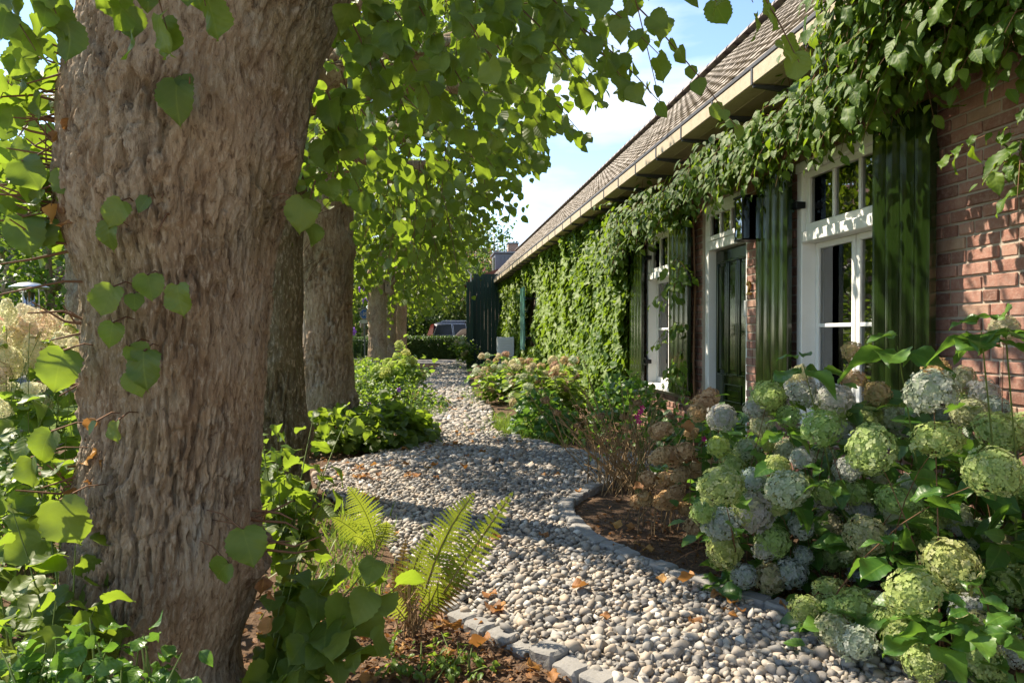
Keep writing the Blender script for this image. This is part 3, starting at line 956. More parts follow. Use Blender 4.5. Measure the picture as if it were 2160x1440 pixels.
def shutter(Y0, Y1, z0, z1, mat, label, hinge_at, x=XW - .115, n=4):
    s = bpy.data.objects.new("shutter", None); link(s, house); s["label"] = label
    s["_w"] = [0.0, 0.0, 0.0]
    s.matrix_parent_inverse = Matrix.Translation(-Vector(house["_w"]))
    w = (Y1 - Y0) / n
    for k in range(n):
        V, F = [], []
        prof = [(0, .003), (.018, -.008), (.2, -.0096), (.5, -.0105), (.8, -.0096), (.982, -.008), (1, .003)]
        m = len(prof)
        for z in (z0, z1):
            for t, dx in prof: V.append((x + dx, Y0 + (k + t) * w + (.0015 if t == 0 else -.0015 if t == 1 else 0), z))
            V.append((x + .030, Y0 + (k + 1) * w - .0015, z)); V.append((x + .030, Y0 + k * w + .0015, z))
        q = m + 2
        F = [(i, (i + 1) % q, q + (i + 1) % q, q + i) for i in range(q)] + [tuple(range(q))[::-1], tuple(range(q, 2 * q))]
        ob("plank", mesh_py("plank", V, F, mat, False), s)
    for zz in (z0 + .3, z1 - .3):
        MB().cbox(x + .031, x + .055, Y0 + .01, Y1 - .01, zz - .05, zz + .05, .003).build("batten", mat, s)
        ya = Y0 if hinge_at == 0 else Y1
        dy = .045 if hinge_at == 1 else -.045
        MB().cbox(x + .040, XW - .002, min(ya - .02, ya + dy), max(ya + .02, ya + dy), zz - .025, zz + .025, .003).build("hinge", M["iron"], s)
    return s
shutter(3.52, 4.02, .56, 2.46, M["green"], "glossy dark green plank shutter by the bare brick", 1)
shutter(5.04, 5.55, .56, 2.46, M["green"], "glossy dark green plank shutter beside the lantern", 0)
shutter(7.09, 7.66, .56, 2.46, M["green"], "green plank shutter between the door and left window", 1)
shutter(8.68, 9.20, .56, 2.46, M["green"], "green plank shutter at the edge of the ivy", 0)
shutter(18.06, 18.72, .80, 2.42, M["teal"], "faded teal shutter half buried in ivy", 0, x=XW - .33)

# door ----------------------------------------------------------------------
a, b, z0, z1 = DOOR
D = MB()
xf = XW + .035
D.cbox(xf, XW + .20, a, a + .085, 0.0, z1 - .085, .006).cbox(xf, XW + .20, b - .085, b, 0.0, z1 - .085, .006)
D.cbox(xf - .012, XW + .20, a - .004, b + .004, z1 - .085, z1, .006)
D.cbox(xf - .006, XW + .20, a + .085, b - .085, 2.04, 2.13, .006)
DO = D.build("door_frame", M["white"], house)
S = MB(); x0, x1 = XW + .02, XW + .07
c, d = 2.13, z1 - .085
S.cbox(x0, x1, a + .087, a + .15, c + .05, d - .04, .004).cbox(x0, x1, b - .15, b - .087, c + .05, d - .04, .004)
S.cbox(x0, x1, a + .087, b - .087, c + .002, c + .05, .004).cbox(x0, x1, a + .087, b - .087, d - .04, d - .002, .004)
S.build("transom_sash", M["white"], DO)
pw = (b - a - .30) / 3
for k in range(3):
    p0 = a + .15 + k * pw
    if k: MB().cbox(x0 + .004, x1 - .004, p0 - .014, p0 + .014, c + .05, d - .04, .004).build("muntin", M["white"], DO)
    MB().box(x0 + .022, x0 + .027, p0 + (.014 if k else 0), p0 + pw - (.014 if k < 2 else 0), c + .05, d - .04).build("pane", M["glass"], DO)
leaf_x = XW + .115
dl = MB().cbox(leaf_x, leaf_x + .05, a + .088, b - .088, .02, 2.036, .003).build("door", M["green"], house)
dl["label"] = "panelled dark green front door"
ws = b - a - .176
for (fy0, fy1, fz0, fz1) in ((.09, .32, .82, 1.90), (.39, .61, .82, 1.90), (.68, .91, .82, 1.90), (.30, .70, .56, .70), (.09, .46, .10, .44), (.54, .91, .10, .44)):
    p0, p1 = a + .088 + ws * fy0, a + .088 + ws * fy1
    f = MB()
    for (q0, q1, r0, r1) in ((p0 - .02, p1 + .02, fz0 - .02, fz0), (p0 - .02, p1 + .02, fz1, fz1 + .02), (p0 - .02, p0, fz0, fz1), (p1, p1 + .02, fz0, fz1)):
        f.cbox(leaf_x - .018, leaf_x + .004, q0, q1, r0, r1, .006)
    f.build("panel_moulding", M["green"], dl)
    MB().cbox(leaf_x - .010, leaf_x + .004, p0 + .03, p1 - .03, fz0 + .03, fz1 - .03, .008).build("panel", M["green"], dl)
MB().cbox(leaf_x - .035, leaf_x - .002, a + .13, a + .15, .98, 1.16, .006).build("handle", M["iron"], dl)
MB().cbox(XW - .01, XW + .26, a + .002, b - .002, -.05, .018, .006).build("threshold", M["granite"], house)
MB().cbox(XW + .005, XW + .033, 6.01, 6.05, 1.36, 1.50, .005).build("doorbell", M["plasticwhite"], house)
# house number 2
fc = bpy.data.curves.new("house_number", 'FONT'); fc.body = "2"; fc.size = .17; fc.extrude = .007; fc.bevel_depth = .002
fc.align_x = 'CENTER'
fo = bpy.data.objects.new("house_number", fc); COL.objects.link(fo)
bpy.context.view_layer.update()
me = bpy.data.meshes.new_from_object(fo.evaluated_get(bpy.context.evaluated_depsgraph_get()))
bpy.data.objects.remove(fo)
me.materials.clear(); me.materials.append(M["brass"])
m = Matrix(((0, 0, -1, XW - .016), (-1, 0, 0, 5.90), (0, 1, 0, 1.545), (0, 0, 0, 1)))
inst("house_number", me, m, house)

# gutter --------------------------------------------------------------------
XG0, XG1, ZG = 2.33, 2.50, 3.00
yy = 1.3; k = 0
while yy < HY1:
    g = MB()
    a, b = yy + .008, min(yy + .72, HY1) - .008
    g.cbox(XG0, XG0 + .022, a, b, ZG, ZG + .110, .005).cbox(XG1 - .02, XG1, a, b, ZG, ZG + .110, .005).cbox(XG0 + .022, XG1 - .02, a, b, ZG + .001, ZG + .024, .004)
    g.build("gutter_board", M["gutter"], house)
    MB().poly_extrude([(XG0 + .01, ZG - .004), (XG0 + .01, ZG - .022), (XW, ZG - .075), (XW, ZG - .004)], 1, yy - .012, yy + .012).build("gutter_bracket", M["lead"], house)
    MB().cbox(XG0 - .006, XG0 - .001, yy - .014, yy + .014, ZG - .005, ZG + .112, .001).build("gutter_joint", M["lead"], house)
    yy += .72; k += 1
MB().box(XG1 + .002, XW + .009, HY0, HY1, ZG + .03, ZG + .05).build("soffit", M["gutter"], house)
MB().cbox(XG0 - .004, XG1 + .05, 1.3, HY1, ZG + .113, ZG + .150, .006).build("gutter_lining", M["lead"], house)

# roof ----------------------------------------------------------------------
PITCH = R(46)
sl = np.array([math.cos(PITCH), 0, math.sin(PITCH)]); sn = np.array([-math.sin(PITCH), 0, math.cos(PITCH)])
RB = np.array([XG0 + .06, 0, ZG + .155])
SLOPE = 3.20
ridge = RB + sl * SLOPE
roof = MB()
roof.add([tuple(RB + np.array([0, yy, 0])) for yy in (HY0, HY1)] + [tuple(ridge + np.array([0, yy, 0])) for yy in (HY1, HY0)] +
         [tuple(RB - sn * .1 + np.array([0, yy, 0])) for yy in (HY0, HY1)] + [tuple(ridge - sn * .1 + np.array([0, yy, 0])) for yy in (HY1, HY0)],
         [(0, 1, 2, 3), (7, 6, 5, 4), (0, 4, 5, 1), (1, 5, 6, 2), (2, 6, 7, 3), (3, 7, 4, 0)])
back = 2 * ridge[0] - RB[0]
roof.add([(ridge[0], HY0, ridge[2] + .01), (ridge[0], HY1, ridge[2] + .01), (back, HY1, RB[2]), (back, HY0, RB[2])], [(0, 1, 2, 3)])
roof_o = roof.build("roof", M["lead"], house)
TW, TL = .19, .20
rows_n = int(SLOPE / TL)
prof = [(0, 0.0), (.16, .008), (.36, .011), (.55, .008), (.78, .002), (1.06, .003)]
def tile_geo(y0, s0, rng):
    V = []
    lift = .026
    for (s, l) in ((0, lift), (TL * 1.12, .004)):
        for t, h in prof: V.append(RB + sl * (s0 + s) + sn * (h + l) + np.array([0, y0 + t * TW, 0]))
        for t, h in prof: V.append(RB + sl * (s0 + s) + sn * (h + l - .014) + np.array([0, y0 + t * TW, 0]))
    m = len(prof); V = np.array(V) + sn * rng.normal(0, .002)
    F = []
    for i in range(m - 1):
        F += [(i, i + 1, 2 * m + i + 1, 2 * m + i), (i + m, 3 * m + i, 3 * m + i + 1, i + m + 1), (i, i + m, i + m + 1, i + 1)]
    F += [(0, 2 * m, 3 * m, m), (m - 1, 2 * m - 1, 4 * m - 1, 3 * m - 1)]
    return V, F
rt = np.random.default_rng(5)
tiles = []
for r_ in range(rows_n):
    yy = 1.4
    while yy < HY1 - .1:
        tiles.append((yy, r_ * TL)); yy += TW
tiles = np.array(tiles)
tc_ = RB + sl * (tiles[:, 1:2]) + np.array([0, 1, 0]) * tiles[:, :1]
u, v, zc = proj(tc_)
cand = np.where((u > 1000) & (u < 1860) & (v > -20) & (zc > 0))[0]
cand = set(cand[np.argsort(zc[cand])][:300].tolist())
mass = MB()
for i, (yy, s0) in enumerate(tiles):
    V, F = tile_geo(yy, s0, rt)
    if i in cand: ob("tile", mesh_py("tile", V, F, M["tile"], tint=np.full(len(V), rt.uniform(.35, .65))), roof_o)
    else: mass.add(V, F, rt.random())
o = mass.build("tiling", M["tile"], roof_o); o["kind"] = "stuff"
yy = 1.4
while yy < HY1:
    pts = [ridge + np.array([-.02, yy, .02]), ridge + np.array([-.02, yy + .40, .03])]
    V, F = [], []
    for p, rr in ((pts[0], .125), (pts[1], .110)):
        for k in range(9):
            an = math.pi * k / 8
            V.append(p + np.array([-rr * math.cos(an), 0, rr * math.sin(an) * .8]))
    F = [(k, k + 1, 10 + k, 9 + k) for k in range(8)] + [tuple(range(9)), tuple(range(9, 18))[::-1]]
    ob("ridge_tile", mesh_py("ridge_tile", V, F, M["ridge"], True), roof_o)
    yy += .37

# wall lantern ----------------------------------------------------------------
def lantern():
    yc, zb = 5.68, 1.98
    L = thing("wall_lantern", "tall black framed glass wall lantern between door and shutter", "lantern", (XW, yc, zb))
    x0, x1, y0, y1, h = XW - .215, XW - .055, yc - .075, yc + .075, .37
    MB().cbox(XW - .020, XW - .001, yc - .055, yc + .055, zb + .03, zb + .34, .003).build("back_plate", M["iron"], L)
    MB().cbox(XW - .056, XW - .020, yc - .02, yc + .02, zb + .20, zb + .24, .003).build("bracket", M["iron"], L)
    f = MB(); t = .012
    for x in (x0, x1 - t):
        for y in (y0, y1 - t): f.cbox(x, x + t, y, y + t, zb + .014, zb + h - .018, .002)
    f.cbox(x0 - .004, x1 + .004, y0 - .004, y1 + .004, zb, zb + .014, .002)
    f.cbox(x0 - .010, x1 + .006, y0 - .008, y1 + .008, zb + h - .018, zb + h, .003)
    f.build("frame", M["iron"], L)
    for (a, b, c, d) in ((x0 + .004, x0 + .007, y0 + t, y1 - t), (x0 + t, x1 - t, y0 + .004, y0 + .007), (x0 + t, x1 - t, y1 - .007, y1 - .004)):
        MB().box(a, b, c, d, zb + .014, zb + h - .018).build("pane", M["glass"], L)
    xc = (x0 + x1) / 2
    V, F = lathe([(.012, 0), (.012, .10)], 10)
    ob("lamp_holder", mesh_py("lamp_holder", [(a + xc, b + yc, c + zb + .014) for a, b, c in V], F, M["iron"], True), L)
    V, F = lathe([(.008, .10), (.020, .13), (.026, .17), (.018, .215), (.003, .235)], 12)
    ob("bulb", mesh_py("bulb", [(a + xc, b + yc, c + zb + .014) for a, b, c in V], F, M["bulb"], True), L)
lantern()

# ------------------------------------------------------------------ lime trees
_vr = np.random.default_rng(8).random((4096, 2))
def voro(x, y):
    """2-D cell noise: distance to the border between the two nearest cells"""
    ix, iy = np.floor(x).astype(int), np.floor(y).astype(int)
    f1 = np.full(x.shape, 9.0); f2 = np.full(x.shape, 9.0); idv = np.zeros(x.shape)
    for dx in (-1, 0, 1):
        for dy in (-1, 0, 1):
            h = ((ix + dx) * 73 + (iy + dy) * 1259 + (ix + dx) * (iy + dy) * 7) & 4095
            d = np.hypot(ix + dx + _vr[h, 0] - x, iy + dy + _vr[h, 1] - y)
            nw = d < f1
            f2 = np.where(nw, f1, np.minimum(f2, d)); idv = np.where(nw, _vr[(h + 17) & 4095, 0], idv); f1 = np.where(nw, d, f1)
    return f2 - f1, idv
def bark_disp(P, R0, ang, sc=1.0):
    s = ang * R0
    wx = .008 * noise(P * 6 + 5) + .007 * noise(P * 26 + 2); wz = .05 * noise(P * 4 + 25) + .02 * noise(P * 16)
    x, z = s + wx, P[..., 2] + wz
    e1, i1 = voro(x * 25 / sc, z * 8.0 / sc)
    e2, i2 = voro(x * 58 / sc + 7, z * 26 / sc + 3)
    d = -np.clip(1 - e1 / .12, 0, 1) ** 1.3 * .008 - np.clip(1 - e2 / .2, 0, 1) * .004 + (i1 - .5) * .004 + (i2 - .5) * .004
    q = np.stack([x * 46 / sc, z * 10.5 / sc, np.zeros_like(x)], -1)
    d = d - np.clip((noise(q) - .17) / .14, 0, 1) * .025 - np.clip((noise(q * np.array([1.9, 1.7, 1]) + 31) - .28) / .2, 0, 1) * .010
    patch = np.clip(.7 + 1.3 * noise(P * 2.3 + 9), .25, 1.15)
    q2 = np.stack([x * 15 / sc + 3, z * 3.2 / sc, np.ones_like(x)], -1)
    d = d - np.clip((noise(q2) - .33) / .10, 0, 1) * .016
    d = d * patch * sc + fbm(P * np.array([85, 85, 50]), 2) * .0034 + fbm(P * 3.0, 2) * .010
    return d
def trunk_mesh(name, cz, cx, cy, cr, nth, nz, bumps=(), front=None, mat="bark"):
    """cz: heights, cx/cy centre, cr radius (same length arrays)"""
    zz = np.linspace(cz[0], cz[-1], nz)
    sx, sy, sr = (np.interp(zz, cz, a) for a in (cx, cy, cr))
    ker = np.ones(9) / 9
    for a in (sx, sy, sr):
        p = np.r_[np.full(4, a[0]), a, np.full(4, a[-1])]; a[:] = np.convolve(p, ker, 'valid')
    if front is None: th = np.arange(nth) * 2 * math.pi / nth
    else:
        w = np.linspace(-1, 1, nth, endpoint=False)
        th = front + math.pi * (.62 * w + .38 * w ** 3)
    c, s = np.cos(th), np.sin(th)
    P = np.stack([sx[:, None] + sr[:, None] * c, sy[:, None] + sr[:, None] * s, np.repeat(zz[:, None], nth, 1)], -1)
    N = np.stack([np.broadcast_to(c, P.shape[:2]), np.broadcast_to(s, P.shape[:2]), np.zeros(P.shape[:2])], -1)
    d = bark_disp(P, sr.mean(), np.broadcast_to(th, P.shape[:2]), 1.0 if front is not None else 1.15)
    for (bp, amp, sig) in bumps:
        dist = np.linalg.norm((P - np.array(bp)) * np.array([1, 1, .8]), axis=-1)
        g = np.exp(-(dist / sig) ** 2)
        d = d + amp * g * (1 + .35 * np.cos(dist / sig * 7) + .4 * noise(P * 22))
    P = P + N * d[..., None]
    V = P.reshape(-1, 3)
    i, k = np.meshgrid(np.arange(nz - 1), np.arange(nth), indexing='ij')
    k2 = (k + 1) % nth
    F = np.stack([i * nth + k, i * nth + k2, (i + 1) * nth + k2, (i + 1) * nth + k], -1).reshape(-1, 4)
    return mesh_np(name, V, F, M[mat])

SKY_V = [-400, 0, 100, 185, 205, 265, 305, 350, 405, 455, 505, 560, 640, 700]
SKY_U = [1560, 1500, 1450, 1440, 1290, 1215, 1170, 1135, 1085, 1075, 1030, 1008, 990, 960]
def view_ok(P, rng, soft=18):
    u, v, zc = proj(P)
    lim = np.interp(v, SKY_V, SKY_U) + rng.normal(0, soft, len(P))
    infr = (zc > 0.1) & (u > -150) & (u < 2300) & (v > -140) & (v < 1500)
    bad = infr & (u > lim)
    bad |= infr & (zc < 1.25)
    for (a, b, c, d) in ((752, 786, 636, 712), (893, 992, 662, 716), (806, 832, 588, 622), (774, 818, 612, 720), (832, 860, 640, 720)):
        bad |= infr & (u > a) & (u < b) & (v > c) & (v < d)
    return ~bad, u, v, zc
def limbs(tree, base, r0, ends, seed):
    rng = np.random.default_rng(seed)
    for e in ends:
        e = np.array(e); b = np.array(base)
        mid = (b + e) / 2 + rng.normal(0, .12, 3) + np.array([0, 0, .25])
        t = np.linspace(0, 1, 9)[:, None]
        pts = (1 - t) ** 2 * b + 2 * t * (1 - t) * mid + t * t * e
        V, F = tube(pts, np.linspace(r0, r0 * .22, 9), 9)
        ob("branch", mesh_py("branch", V, F, M["bark"], True), tree)
def crown_sprays(rng, c, rad, n, zmin, length, nleaf, size, droop=.3, keepz=None):
    c, rad = np.array(c), np.array(rad)
    S, D = [], []
    while len(S) < n:
        d = rng.normal(size=3); d /= np.linalg.norm(d)
        lump = 1 + .18 * noise(d[None] * 2.3 + c * .7)[0]
        p = c + d * rad * rng.uniform(.45, 1.0) ** .6 * lump
        if p[2] < zmin: continue
        S.append(p); D.append(d * np.array([1, 1, .35]) + rng.normal(0, .35, 3) - ZZ * .15)
    return sprays(rng, S, D, length, nleaf, size, droop)

def finish_tree(tree, rng, parts, nobj, twr, vis=None, seed_tint=(.5, .25)):
    P = np.concatenate([a[0] for a in parts]); TI = np.concatenate([a[1] for a in parts]); NR = np.concatenate([a[2] for a in parts]); SZ = np.concatenate([a[3] for a in parts])
    tw = [t for a in parts for t in a[4]]
    tint = np.clip(rng.normal(seed_tint[0], seed_tint[1], len(P)), 0, .94)
    tint[rng.random(len(P)) < .006] = 1.0
    foliage(tree, LIME_HI, LIME_LO, P, TI, NR, SZ, tint, M["lime"], nobj)
    twigs_mesh("twigs", tw, twr, M["twig"], tree)

# ---- the big near tree
r1 = np.random.default_rng(101)
ZT = 2.25
sil = [(1530, 60, 540), (1440, 75, 505), (1380, 95, 500), (1300, 140, 525), (1200, 158, 548), (1100, 165, 548), (1000, 178, 545), (900, 198, 548), (800, 200, 556), (700, 198, 562), (600, 190, 572), (540, 170, 580),
       (480, 150, 592), (400, 142, 612), (330, 148, 636), (250, 156, 646), (180, 172, 655), (100, 190, 685), (30, 200, 712), (-60, 195, 750), (-160, 170, 800), (-300, 130, 860)]
cz, cx, cy, cr = [], [], [], []
for v_, a_, b_ in sil:
    p = at((a_ + b_) / 2, v_, ZT)
    cz.append(p[2]); cx.append(p[0]); cy.append(p[1]); cr.append((b_ - a_) / 2 * ZT / FPX * .975)
cz = np.array(cz)
lime1 = thing("lime_tree", "massive old lime tree with gnarled brown trunk nearest the camera", "tree", (cx[0], cy[0], 0), "lime trees along the gravel path")
bm_ = [(at(265, 205, 1.98), .035, .05), (at(235, 345, 2.0), .045, .06), (at(300, 290, 1.95), .03, .05), (at(200, 480, 2.05), .028, .06), (at(190, 250, 2.1), .035, .07), (at(355, 440, 1.95), .02, .045),
       (at(225, 705, 2.05), .018, .05), (at(190, 790, 2.1), .022, .05), (at(185, 870, 2.12), .02, .05), (at(495, 1190, 2.02), .05, .055), (at(560, 1170, 2.2), .085, .075), (at(345, 235, 1.94), .03, .035),
       (at(325, 350, 1.93), .025, .03), (at(370, 680, 1.93), .012, .06), (at(440, 900, 1.93), -.012, .12), (at(645, 330, 2.2), .03, .05)]
fang = math.atan2(-cy[5], -cx[5])
ob("trunk", trunk_mesh("trunk", cz, cx, cy, cr, 420, 470, bm_, fang), lime1)
top = np.array([np.interp(2.5, cz, cx), np.interp(2.5, cz, cy), 2.5])
limbs(lime1, top, .26, [(-2.2, 2.2, 4.6), (.7, 2.4, 4.3), (-.4, 3.6, 5.0), (-1.2, 2.0, 5.8), (-.2, 1.8, 4.8)], 5)

# leaf sprays placed from the photograph: start (u,v,depth) -> end
SP = [  # over the path, top right
 (1290, -40, 2.3, 1475, 185, 2.2, 8, .085), (1230, 60, 2.2, 1385, 215, 2.15, 7, .085), (1180, -60, 2.1, 1330, 70, 2.0, 7, .105), (1400, -120, 1.9, 1520, 20, 1.85, 5, .09),
 (1500, -140, 1.9, 1590, 15, 1.8, 3, .10), (1560, -90, 1.75, 1650, 75, 1.7, 4, .085), (1100, -60, 2.2, 1270, 130, 2.1, 8, .11), (1080, 0, 2.3, 1240, 190, 2.2, 8, .10),
 (1000, -60, 2.0, 1130, 110, 2.0, 8, .12), (920, -60, 1.9, 1010, 90, 1.9, 8, .12), (840, -60, 2.0, 930, 110, 2.0, 8, .12), (760, -40, 2.1, 860, 130, 2.1, 8, .12), (740, 40, 2.2, 800, 190, 2.2, 7, .11),
 (900, 60, 2.4, 1000, 230, 2.4, 8, .11), (980, 50, 2.4, 1100, 220, 2.4, 8, .11), (800, 120, 2.5, 880, 300, 2.5, 8, .11), (1050, 100, 2.8, 1190, 250, 2.8, 8, .10), (900, 180, 2.8, 1010, 320, 2.8, 8, .11),
 (720, 150, 2.4, 760, 300, 2.4, 6, .11), (690, 190, 2.3, 725, 320, 2.3, 5, .10), (680, 270, 2.3, 745, 380, 2.35, 6, .10), (665, 380, 2.35, 640, 480, 2.3, 4, .10), (1000, 200, 3.2, 1140, 300, 3.2, 8, .095),
 (760, 230, 3.0, 860, 370, 3.0, 8, .10), (860, 290, 3.3, 980, 400, 3.3, 8, .10), (960, 280, 3.6, 1090, 360, 3.7, 8, .095), (1020, 150, 3.6, 1200, 275, 3.6, 8, .09), (990, 330, 4.2, 1120, 350, 4.2, 8, .09),
 (700, 60, 2.6, 790, 200, 2.6, 8, .10), (830, 20, 2.7, 930, 170, 2.7, 8, .10), (950, 120, 3.0, 1060, 270, 3.0, 8, .10), (780, 300, 3.2, 880, 420, 3.3, 8, .095), (850, 200, 3.6, 960, 330, 3.6, 8, .095), (920, 250, 4.0, 1050, 350, 4.0, 8, .095),
 (740, 330, 3.6, 830, 450, 3.7, 8, .095), (820, 380, 4.2, 930, 470, 4.2, 9, .09), (900, 350, 4.6, 1030, 430, 4.6, 9, .09), (960, 400, 5.0, 1070, 440, 5.0, 8, .09), (760, 400, 4.5, 840, 500, 4.6, 9, .09), (700, 250, 2.9, 780, 400, 3.0, 7, .10),
 (860, 120, 2.3, 950, 250, 2.3, 7, .11), (1010, 20, 2.6, 1130, 160, 2.6, 8, .10), (1100, 60, 3.2, 1220, 200, 3.2, 7, .095), (880, 420, 5.5, 1000, 490, 5.5, 9, .09), (800, 440, 5.5, 900, 540, 5.5, 9, .09),
 # top left, before and beside the trunk
 (200, -90, 1.6, 260, 40, 1.6, 4, .11), (300, -110, 1.55, 345, 45, 1.55, 4, .115), (400, -110, 1.55, 440, 40, 1.55, 3, .115), (60, -90, 1.6, 130, 60, 1.6, 6, .12), (-40, -60, 1.7, 60, 90, 1.7, 6, .12),
 (100, 40, 2.0, 20, 180, 2.0, 7, .11), (190, 120, 2.1, 60, 210, 2.1, 6, .10), (150, 200, 2.1, -20, 230, 2.2, 7, .10), (160, 270, 2.2, 20, 330, 2.2, 7, .10), (130, 360, 2.1, 10, 400, 2.1, 6, .11),
 (120, 400, 2.15, 110, 430, 2.0, 3, .10), (130, 470, 2.1, 30, 480, 2.1, 5, .115), (-30, 300, 2.6, 90, 440, 2.6, 7, .10), (-40, 120, 2.6, 120, 300, 2.6, 8, .10), (-60, 380, 2.8, 60, 520, 2.8, 5, .10),
 (30, 200, 3.0, 160, 380, 3.0, 8, .10), (-60, 0, 2.8, 90, 120, 2.8, 8, .11), (60, 260, 2.5, -40, 420, 2.5, 7, .10),
]
S, D, parts = [], [], []
for (u0, v0, d0, u1, v1, d1, n, sz) in SP:
    a, b = at(u0, v0, d0), at(u1, v1, d1)
    d = b - a; L = np.linalg.norm(d)
    pr = sprays(r1, [a], [d + ZZ * .18 * L], L, n * 1.55, sz * .84, .18, hang=.9, flat=.35, sidew=.6)
    parts.append(pr)
# single leaves on the trunk: u, v, height in px, depth
LP = [(380, 215, 85, 1.86), (385, 180, 40, 1.87), (258, 455, 62, 1.86), (308, 436, 40, 1.86), (228, 500, 58, 1.87), (312, 612, 62, 1.84), (290, 640, 40, 1.85), (380, 636, 70, 1.83), (236, 706, 50, 1.88), (238, 640, 70, 1.88),
      (325, 782, 82, 1.84), (278, 758, 55, 1.85), (272, 812, 52, 1.85), (246, 912, 46, 1.88), (196, 905, 32, 1.9), (520, 1158, 84, 1.90), (484, 1218, 62, 1.88), (545, 1160, 48, 1.93), (135, 785, 92, 1.95), (128, 1110, 110, 1.85),
      (105, 945, 70, 1.95), (60, 1000, 70, 1.95), (632, 455, 72, 2.15), (120, 395, 78, 2.0), (90, 425, 52, 2.0), (45, 380, 80, 2.0), (45, 500, 85, 2.0), (185, 140, 40, 1.98), (205, 128, 50, 1.98), (95, 225, 60, 2.0)]
P, TI, NR, SZ, tw = [], [], [], [], []
for (u_, v_, px, zc_) in LP:
    s = px * zc_ / FPX * .98
    b = at(u_ - r1.normal(0, .1) * px, v_ - px * .5, zc_)
    P.append(b); SZ.append(s)
    TI.append(-ZZ + RT * r1.normal(0, .5) - FW * r1.uniform(-.1, .5)); NR.append(-FW + ZZ * .5 + r1.normal(0, .45, 3))
    ax = np.array([np.interp(b[2], cz, cx), np.interp(b[2], cz, cy), b[2] + .02])
    dd = norm((ax - b)[None])[0]; rr = np.interp(b[2], cz, cr)
    tw.append([b, b * .5 + (ax - dd * rr * .9) * .5 + ZZ * .015, ax - dd * rr * .88])
parts.append((np.array(P), np.array(TI), np.array(NR), np.array(SZ), tw))
nearn = sum(len(a[0]) for a in parts)
# the crown itself, mostly above the picture
cs = crown_sprays(r1, (-.35, 1.5, 3.9), (1.75, 2.0, 1.7), 260, 2.25, .55, 11, .10)
ok, u, v, zc = view_ok(cs[0], r1)
ok &= ~((zc > 0) & (zc < 3.0) & (u > 150) & (u < 720) & (v > -40))
ok &= ~((zc > 0) & (zc < 4) & (v > 470))
ok &= (cs[0][:, 1] > 1.35)
cs2 = (cs[0][ok], cs[1][ok], cs[2][ok], cs[3][ok], [])
tk = np.array([np.mean(t, axis=0) for t in cs[4]]); okt, u, v, zc = view_ok(tk, r1)
okt &= ~((zc > 0) & (zc < 3.0) & (v > -60)) & (tk[:, 1] > 1.35)
cs2 = cs2[:4] + ([t for t, k in zip(cs[4], okt) if k],)
finish_tree(lime1, r1, parts + [cs2], 300, .0035)
# dead twig stubs on the burls
tw = []
for (u_, v_, zc_, n) in ((150, 230, 2.1, 16), (130, 330, 2.12, 14), (120, 440, 2.1, 18), (190, 690, 2.1, 8), (175, 790, 2.1, 8), (575, 1110, 2.2, 7), (185, 130, 2.1, 14), (332, 285, 1.98, 2), (345, 430, 1.98, 2), (170, 1000, 2.1, 8)):
    for _ in range(n):
        b = at(u_ + r1.normal(0, 18), v_ + r1.normal(0, 34), zc_)
        ax = np.array([np.interp(b[2], cz, cx), np.interp(b[2], cz, cy), b[2]])
        d = norm((b - ax)[None])[0] * np.array([1, 1, 0]) + r1.normal(0, .35, 3)
        L = r1.uniform(.04, .16)
        tw.append([b - norm((b - ax)[None])[0] * .06, b + d * L * .4 + r1.normal(0, .01, 3), b + d * L + ZZ * r1.normal(.01, .03)])
o = twigs_mesh("twig_stubs", tw, .0055, M["twig"], lime1, 5)
for k in range(26):
    (u_, v_, zc_) in ()
    u_, v_, zc_ = [(150, 300, 2.02), (185, 150, 2.03), (150, 440, 2.02), (175, 980, 2.03), (190, 280, 1.98), (150, 1060, 2.05), (560, 1260, 2.12)][k % 7]
    b = at(u_ + r1.normal(0, 22), v_ + r1.normal(0, 30), zc_ - .02)
    Rm = frames((r1.normal(0, .5, 3) - ZZ)[None], r1.normal(0, 1, 3)[None])[0]
    s = r1.uniform(.025, .06)
    m = Matrix.Identity(4)
    for a in range(3):
        for c in range(3): m[a][c] = Rm[a, c] * s
        m[a][3] = b[a]
    inst("dead_leaf", DEAD_HI[k % 3], m, lime1)

